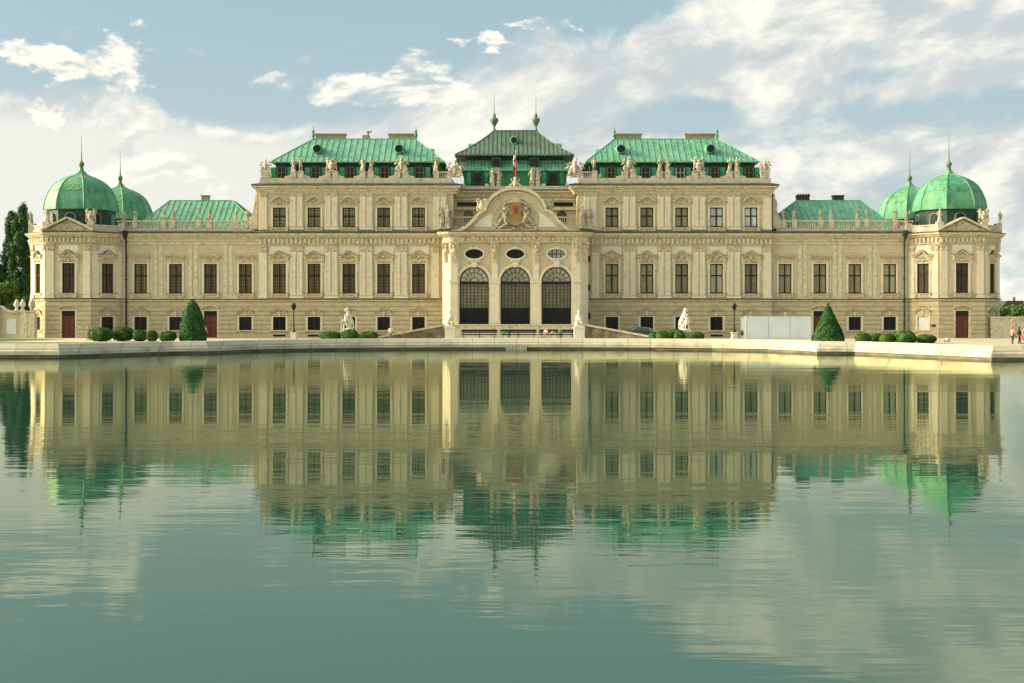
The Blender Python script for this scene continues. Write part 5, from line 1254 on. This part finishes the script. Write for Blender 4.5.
mat('paint_green', (0.02,0.055,0.035), 0.25, spec=0.6); mat('paint_silver', (0.48,0.48,0.46), 0.3, spec=0.6, metallic=0.3); mat('car_glass', (0.06,0.10,0.085), 0.05, spec=0.8); mat('tyre', (0.015,0.015,0.015), 0.8); mat('rim', (0.3,0.3,0.3), 0.35, metallic=0.7)
mat('lamp_lens', (0.7,0.7,0.65), 0.2); mat('tail_red', (0.4,0.02,0.02), 0.3)
def car(x, y, rz, paint, label):
    root = tag(empty('parked_car', (x,y,0)), label, 'car', 'cars parked behind the right ramp'); root.rotation_euler = (0,0,rz)
    m = MB(); side_ = [(-2.05,0.35),(-2.1,0.75),(-1.95,0.95),(-1.1,1.02),(-0.35,1.05),(1.35,1.05),(1.95,0.98),(2.05,0.7),(2.0,0.35)]
    m.prism(side_, -0.84, 0.84); m.box(-2.12,-2.0,-0.8,0.8,0.32,0.55); m.box(1.95,2.1,-0.8,0.8,0.32,0.55)
    cab = [(-1.0,1.0),(-0.25,1.44),(0.1,1.5),(1.15,1.48),(1.75,1.02)]
    a = [m.av((p, -0.78 if q < 1.1 else -0.60, q)) for p, q in cab]; b = [m.av((p, 0.78 if q < 1.1 else 0.60, q)) for p, q in cab]
    m.af(*a); m.af(*b[::-1])
    for i in range(5): j = (i+1) % 5; m.af(a[i], b[i], b[j], a[j])
    me = m.mesh('body', paint); bm = bmesh.new(); bm.from_mesh(me); bmesh.ops.bevel(bm, geom=bm.edges[:], offset=0.04, segments=2, affect='EDGES'); bm.to_mesh(me); bm.free()
    inst(me, 'body', root)
    for nm, q in (('windscreen', [(-0.93,1.07,.70),(-0.27,1.43,.55)]), ('rear_window', [(1.68,1.09,.70),(1.2,1.45,.55)])):
        m = MB(); (xa,za,wa),(xb,zb,wb) = q; o_ = -0.03 if xa < 0 else 0.03
        v4 = [(xa+o_,-wa,za+.02),(xa+o_,wa,za+.02),(xb+o_,wb,zb+.02),(xb+o_,-wb,zb+.02)]; v5 = [(p[0]-o_,p[1],p[2]-.03) for p in v4]
        ia = [m.av(p) for p in v4]; ib = [m.av(p) for p in v5]; m.af(*ia); m.af(*ib)
        for i in range(4): j = (i+1) % 4; m.af(ia[i], ia[j], ib[j], ib[i])
        m.build(nm, 'car_glass', root)
    for s in (-1, 1):
        for pts in ([(-0.80,1.09),(-0.22,1.40),(0.30,1.44),(0.30,1.09)], [(0.38,1.09),(0.38,1.44),(1.10,1.42),(1.52,1.09)]):
            m = MB(); f = lambda q: s*(0.80-0.18*(q-1.05)/0.45)
            a = [m.av((p, f(q)+s*0.0, q)) for p, q in pts]; b = [m.av((p, f(q)-s*0.06, q)) for p, q in pts]; m.af(*a); m.af(*b)
            for i in range(4): j = (i+1) % 4; m.af(a[i], a[j], b[j], b[i])
            m.build('side_window', 'car_glass', root)
        for xx in (-1.3, 1.3):
            m = MB(); m.tube((0,-0.1,0),(0,0.1,0),0.32,n=20); wl = m.build('wheel', 'tyre', root, loc=(xx, s*0.78, 0.32)); m = MB(); m.tube((0,-0.115,0),(0,0.115,0),0.2,n=14); m.build('rim', 'rim', wl)
        m = MB(); m.ball((-2.03,s*0.62,0.78),0.12,(0.7,1.5,0.9)); m.build('headlight', 'lamp_lens', root)
        m = MB(); m.ball((1.98,s*0.68,0.82),0.11,(0.6,1,1.3)); m.build('tail_light', 'tail_red', root)
        m = MB(); m.ball((-0.62,s*0.93,1.08),0.09,(0.8,1,0.8)); m.build('mirror', paint, root)
car(at(637,163), -6.8, 0.35, 'paint_green', 'dark green hatchback half hidden behind the right ramp')
car(at(646.5,165.5), -4.2, 2.75, 'paint_silver', 'silver car just right of the dark green hatchback')

# ================================================================== clipped greenery
def leafy(mb, pts_normals, size, r):
    for p, n in pts_normals:
        n = (n+Vector((r.uniform(-.7,.7), r.uniform(-.7,.7), r.uniform(-.7,.7)))).normalized()
        t_ = n.orthogonal().normalized(); b_ = n.cross(t_); a = r.uniform(0, 6.28); t_, b_ = t_*cos(a)+b_*sin(a), b_*cos(a)-t_*sin(a)
        s = size*r.uniform(0.6, 1.3)
        mb.af(mb.av(p-t_*s), mb.av(p-b_*s*0.6), mb.av(p+t_*s), mb.av(p+b_*s*0.6))
def bush(x, y, rx, hgt, ry, label, group, m_='leaf_box', kind='clipped_bush', seed=0):
    r = random.Random(seed); root = tag(empty(kind, (x,y,0)), label, 'bush', group)
    m = MB(); c = (0,0,hgt*0.5); pn = []
    m.ball(c, 1, (rx*0.93, ry*0.93, hgt*0.47), 20, 12)
    for _ in range(3200):
        z = r.uniform(-1,1); a = r.uniform(0,2*pi); q = sqrt(1-z*z); n = Vector((q*cos(a), q*sin(a), z))
        k = r.uniform(0.91, 1.04)
        pw = 0.82; k *= 1+0.04*sin(a*4+seed)+0.03*sin(a*9+z*6); e = Vector((math.copysign(abs(n.x)**pw, n.x)*rx, math.copysign(abs(n.y)**pw, n.y)*ry, n.z*hgt*0.5))*k*0.98
        pn.append((Vector(c)+e, n))
    leafy(m, pn, 0.085, r); m.build('foliage', m_, root)
    m = MB(); m.tube((0,0,-0.02),(0,0,hgt*0.3),0.08,n=6); m.build('stem', 'bark', root)
def W_(px0, px1, py0, d): # width, centre and height at distance d
    return at((px0+px1)/2, d), (px1-px0)*d/1223/2, GC-(py0-318)*d/1223
LB = [(89,113,327.6,142,'big domed bush, leftmost of the row by the left pavilion'),(111.5,134,326.6,144,'tallest round bush in the row by the left pavilion'),(132.5,147.5,330,143,'medium round bush in the middle of the left row'),
      (146.5,157.5,330.5,141,'narrow round bush second from the left topiary column'),(159.5,176,331,141,'low bush just left of the dark green topiary column')]
LM = [(320,341,331.2,141,'flat clipped bush left of the left horse sculpture'),(341.5,358,329.5,140,'round bush right in front of the left horse sculpture'),(358.6,378,331.2,142,'clipped bush between left horse sculpture and ramp')]
RM = [(649,658,332,142,'smallest round bush at the foot of the right ramp'),(655.5,669.5,331,141,'round bush just left of the right horse sculpture'),(667,684,329,143,'tall bush directly behind the small one at the right horse sculpture'),(674,685,331.5,139,'small round bush in front of the right horse sculpture'),(686,704,331.8,142,'long clipped bush right of the right horse sculpture')]
RR = [(855.5,870.7,333,131,'round bush nearest the right topiary cone'),(871,884,334,133,'small bush second from the right topiary cone'),(879.5,895,334,130,'round bush in the middle of the far right row'),(893,914.5,330.6,135,'tallest bush at the back of the far right row'),(897.5,916,333.6,129,'round bush in front of the tallest one, far right row'),(916.4,936,334.4,130,'long low bush at the right end of the far right row')]
sd = 0
for gi, (lst, gname) in enumerate(((LB,'bushes by the left pavilion'),(LM,'bushes round the left sculpture'),(RM,'bushes round the right sculpture'),(RR,'bushes by the right pavilion'))):
    for (a, b_, py, d, lab) in lst:
        x, rx, hh = W_(a, b_, py, d); sd += 1
        bush(x, d-170, rx, hh, min(rx, 1.2), lab, gname, seed=sd)
def cone_tree(px0, px1, py0, d, label, power, seed):
    x, rx, hh = W_(px0, px1, py0, d); r = random.Random(seed); root = tag(empty('clipped_topiary', (x,d-170,0)), label, 'topiary')
    m = MB(); prof = [(rx*0.93*(1-t_**power)**(1.0 if power < 1.6 else 0.75), 0.12+(hh-0.12)*t_*0.985) for t_ in [i/12 for i in range(13)]]; prof[-1] = (0.02, hh*0.98)
    m.lathe(prof, n=20); pn = []
    for _ in range(12000):
        t_ = 1-sqrt(r.random()) if power < 1.6 else r.random()**1.2; a = r.uniform(0,2*pi); rr = rx*(1-t_**power)**(1.0 if power < 1.6 else 0.75)*r.uniform(0.90,1.04)
        rr *= 1+0.035*sin(a*5+t_*9)+0.02*sin(a*11-t_*23)
        pn.append((Vector((rr*cos(a), rr*sin(a), 0.10+(hh-0.1)*t_)), Vector((cos(a), sin(a), 0.35))))
    leafy(m, pn, 0.11, r); m.build('foliage', 'leaf_yew', root)
    m = MB(); m.tube((0,0,-0.02),(0,0,0.5),0.14,n=8); m.build('stem', 'bark', root)
cone_tree(180, 205, 299.5, 142, 'tall rounded dark green topiary column in front of the left wing', 2.2, 5)
cone_tree(812.5, 844, 303, 133, 'broad pointed topiary cone in front of the right wing', 1.25, 6)

# ================================================================== trees
def tree(x, y, hgt, rx, label, group, m_='leaf_dark', shape='round', nleaf=16000, seed=0, leaf=0.22, base=0.2):
    r = random.Random(seed); root = tag(empty('poplar_tree' if shape == 'poplar' else 'leafy_tree', (x,y,0)), label, 'tree', group)
    t_ = MB(); t_.tube((0,0,-0.2),(0,0,hgt*0.5),rx*0.13,rx*0.07,n=8); t_.tube((0,0,hgt*0.5),(0,0,hgt*0.9),rx*0.07,0.03,n=6)
    cl = []
    ncl = 60 if shape == 'poplar' else 42
    for i in range(ncl):
        f = (i+0.5)/ncl
        if shape == 'poplar':
            z = hgt*(base+(0.97-base)*f); env = rx*min(1, (1-f)*3.2+0.16)**0.8*min(1, f*6+0.5); a = r.uniform(0,2*pi); q = env*r.uniform(0.25,0.8)
            cl.append((Vector((q*cos(a), q*sin(a), z)), rx*r.uniform(0.28,0.42), 2.2))
        else:
            zf = r.uniform(-0.9,1); a = r.uniform(0,2*pi); env = sqrt(max(0,1-zf*zf)); q = rx*env*r.uniform(0.4,0.85)
            cl.append((Vector((q*cos(a), q*sin(a), hgt*(base+1)/2+zf*hgt*(1-base)/2*0.85)), rx*r.uniform(0.22,0.36), 0.9))
        c = cl[-1][0]; z_ = max(0.3, c.z-(abs(c.x)+abs(c.y))*(1.6 if shape == 'poplar' else 0.7)-0.4)
        if i % 2 == 0: t_.tube((0,0,z_), c, rx*0.03, 0.02, n=5)
    t_.build('trunk', 'bark', root)
    m = MB(); per = nleaf//ncl
    for c, cr_, zs in cl:
        pn = []
        for _ in range(per):
            n = Vector((r.gauss(0,1), r.gauss(0,1), r.gauss(0,1))).normalized(); k = cr_*r.random()**0.35*r.uniform(0.85,1.15)
            pn.append((c+Vector((n.x*k, n.y*k, n.z*k*zs)), n))
        leafy(m, pn, leaf, r)
    m.build('crown', m_, root)
tree(at(11.5,205), 35, GC+(318-213)*205/1223, 1.95, 'slightly shorter slim poplar, left one of the two by the left pavilion', 'poplars', 'leaf_poplar', 'poplar', 24000, 1, 0.19, 0.08)
tree(at(22.5,201), 31, GC+(318-206)*201/1223, 2.1, 'tallest slim dark poplar right beside the left pavilion', 'poplars', 'leaf_poplar', 'poplar', 27000, 2, 0.19, 0.08)
tree(at(2,215), 45, 12.5, 3.2, 'dark bushy tree left of the poplars', 'trees behind the gate wall', 'leaf_dark', 'round', 12000, 3, 0.24, 0.15)
tree(at(2,190), 20, 8.6, 2.8, 'lighter green tree just behind the gate wall at the left edge', 'trees behind the gate wall', 'leaf_light', 'round', 12000, 4, 0.2, 0.1)
tree(at(27,208), 38, 9.5, 2.6, 'dark low tree at the foot of the tall poplar', 'trees behind the gate wall', 'leaf_dark', 'round', 9000, 5, 0.22, 0.05)
tree(at(-22,205), 35, 15, 4.5, 'large dark tree beyond the left edge of the gate wall', 'trees behind the gate wall', 'leaf_dark', 'round', 12000, 6, 0.28, 0.15)
for i, (px_, d, hh, rr, lab, mm) in enumerate(((1003,230,4.9,1.7,'small green tree showing over the right wall beside the pavilion','leaf_box'),(1010,240,5.6,1.8,'green tree over the right wall, second from the pavilion','leaf_light'),
                                       (1018,235,5.0,1.9,'green tree over the right wall near the picture edge','leaf_box'),(1027,238,5.9,2.2,'bushy green tree at the far right edge behind the wall','leaf_light'))):
    tree(at(px_,d), d-170, hh, rr, lab, 'trees behind the right wall', mm, 'round', 6000, 20+i, 0.18, 0.1)
# far rooftops behind the right trees
def far_house(px_, d, w_, h_, label, wm, rm):
    root = tag(empty('town_house', (at(px_,d), d-170, 0)), label, 'house', 'town houses behind the right trees')
    m = MB(); m.box(-w_/2,w_/2,-5,5,0,h_); m.build('wall', wm, root)
    m = MB(); m.prism([(-w_/2-0.4,h_),(w_/2+0.4,h_),(w_*0.3,h_+2.6),(-w_*0.3,h_+2.6)], -5.3, 5.3); rf = m.build('roof', rm, root)
    m = MB(); m.box(w_*0.1,w_*0.1+0.9,-1,0.5,h_+1.5,h_+4); m.build('chimney', 'brick', rf)
    for k in range(3):
        m = MB(); m.box(-0.6,0.6,-0.05,0.05,0,1.6); m.build('window', 'pane_dark', root, loc=(-w_/3+k*w_/3, -5.03, h_-3))
far_house(1009, 420, 9, 6.0, 'pale town house with dark roof over the trees, nearer the pavilion', 'stone', 'roofdark')
far_house(1024, 440, 12, 5.5, 'wider pale town house over the trees at the right edge', 'pale', 'brick')

# ================================================================== garden walls
gw = tag(empty('gate_wall', (-68,-4,0)), 'cream gate wall with sweeping top and a pale panel beside the left pavilion', 'wall')
m = MB(); X = lambda px_: at(px_,166)+68
top = [(X(34),3.5),(X(24),3.45),(X(14),3.45),(X(9),3.5),(X(4),3.75),(X(1),4.15),(X(-6),4.2),(X(-60),4.2)]
m.prism([(X(34),0),(X(-60),0)]+top[::-1], 0, 0.6); m.build('wall', 'stucco', gw)
m = MB()
m.strip(top[::-1], 0.22, -0.15, 0.75)
for px_ in (-3, 25, 32): m.cb(X(px_), 0.2, 0, 0.9, 1.0, 3.4 if px_ > 0 else 4.2)
m.cb(X(19),0.2,3.4,1.9,0.9,0.35)
m.build('coping', 'trim', gw)
m = MB(); m.box(X(7),X(16.5),-0.06,-0.001,0.55,2.6); m.build('panel', 'panel_white', gw)
def vase(px_, lab):
    m = MB(); m.lathe([(0.28,0),(0.28,0.12),(0.12,0.22),(0.14,0.34),(0.36,0.62),(0.40,0.9),(0.30,1.0),(0.38,1.06),(0.2,1.15),(0.22,1.3),(0.10,1.42),(0.02,1.55)], n=14)
    tag(m.build('stone_vase', 'marble', None, smooth=True, loc=(at(px_,166), -3.8, 3.76)), lab, 'vase', 'vases on the gate wall')
vase(16.2, 'white stone vase on the gate wall, farther from the palace'); vase(22, 'white stone vase on the gate wall, second from the palace')
m = MB(); m.lathe([(0.3,0),(0.3,0.15),(0.15,0.3),(0.42,0.8),(0.46,1.2),(0.34,1.35),(0.44,1.45),(0.25,1.6),(0.1,2.0)], n=14)
tag(m.build('stone_vase', 'stone', None, smooth=True, loc=(at(31.5,166), -3.8, 3.42)), 'larger ochre vase on the pier touching the left pavilion', 'vase')
rw = tag(empty('garden_wall', (75,-3,0)), 'plain cream boundary wall running right from the right pavilion', 'wall')
m = MB(); m.box(-10.0,60,0,0.5,0,2.75); m.build('wall', 'stone', rw)
m = MB(); m.box(-10.1,60,-0.12,0.62,2.75,2.92)
for k in range(8): m.box(-7.3+k*5.4,-6.8+k*5.4,-0.1,-0.001,0,2.749)
m.build('coping', 'trim', rw)
print('objects', len(bpy.data.objects), 'verts', sum(len(me.vertices) for me in bpy.data.meshes))
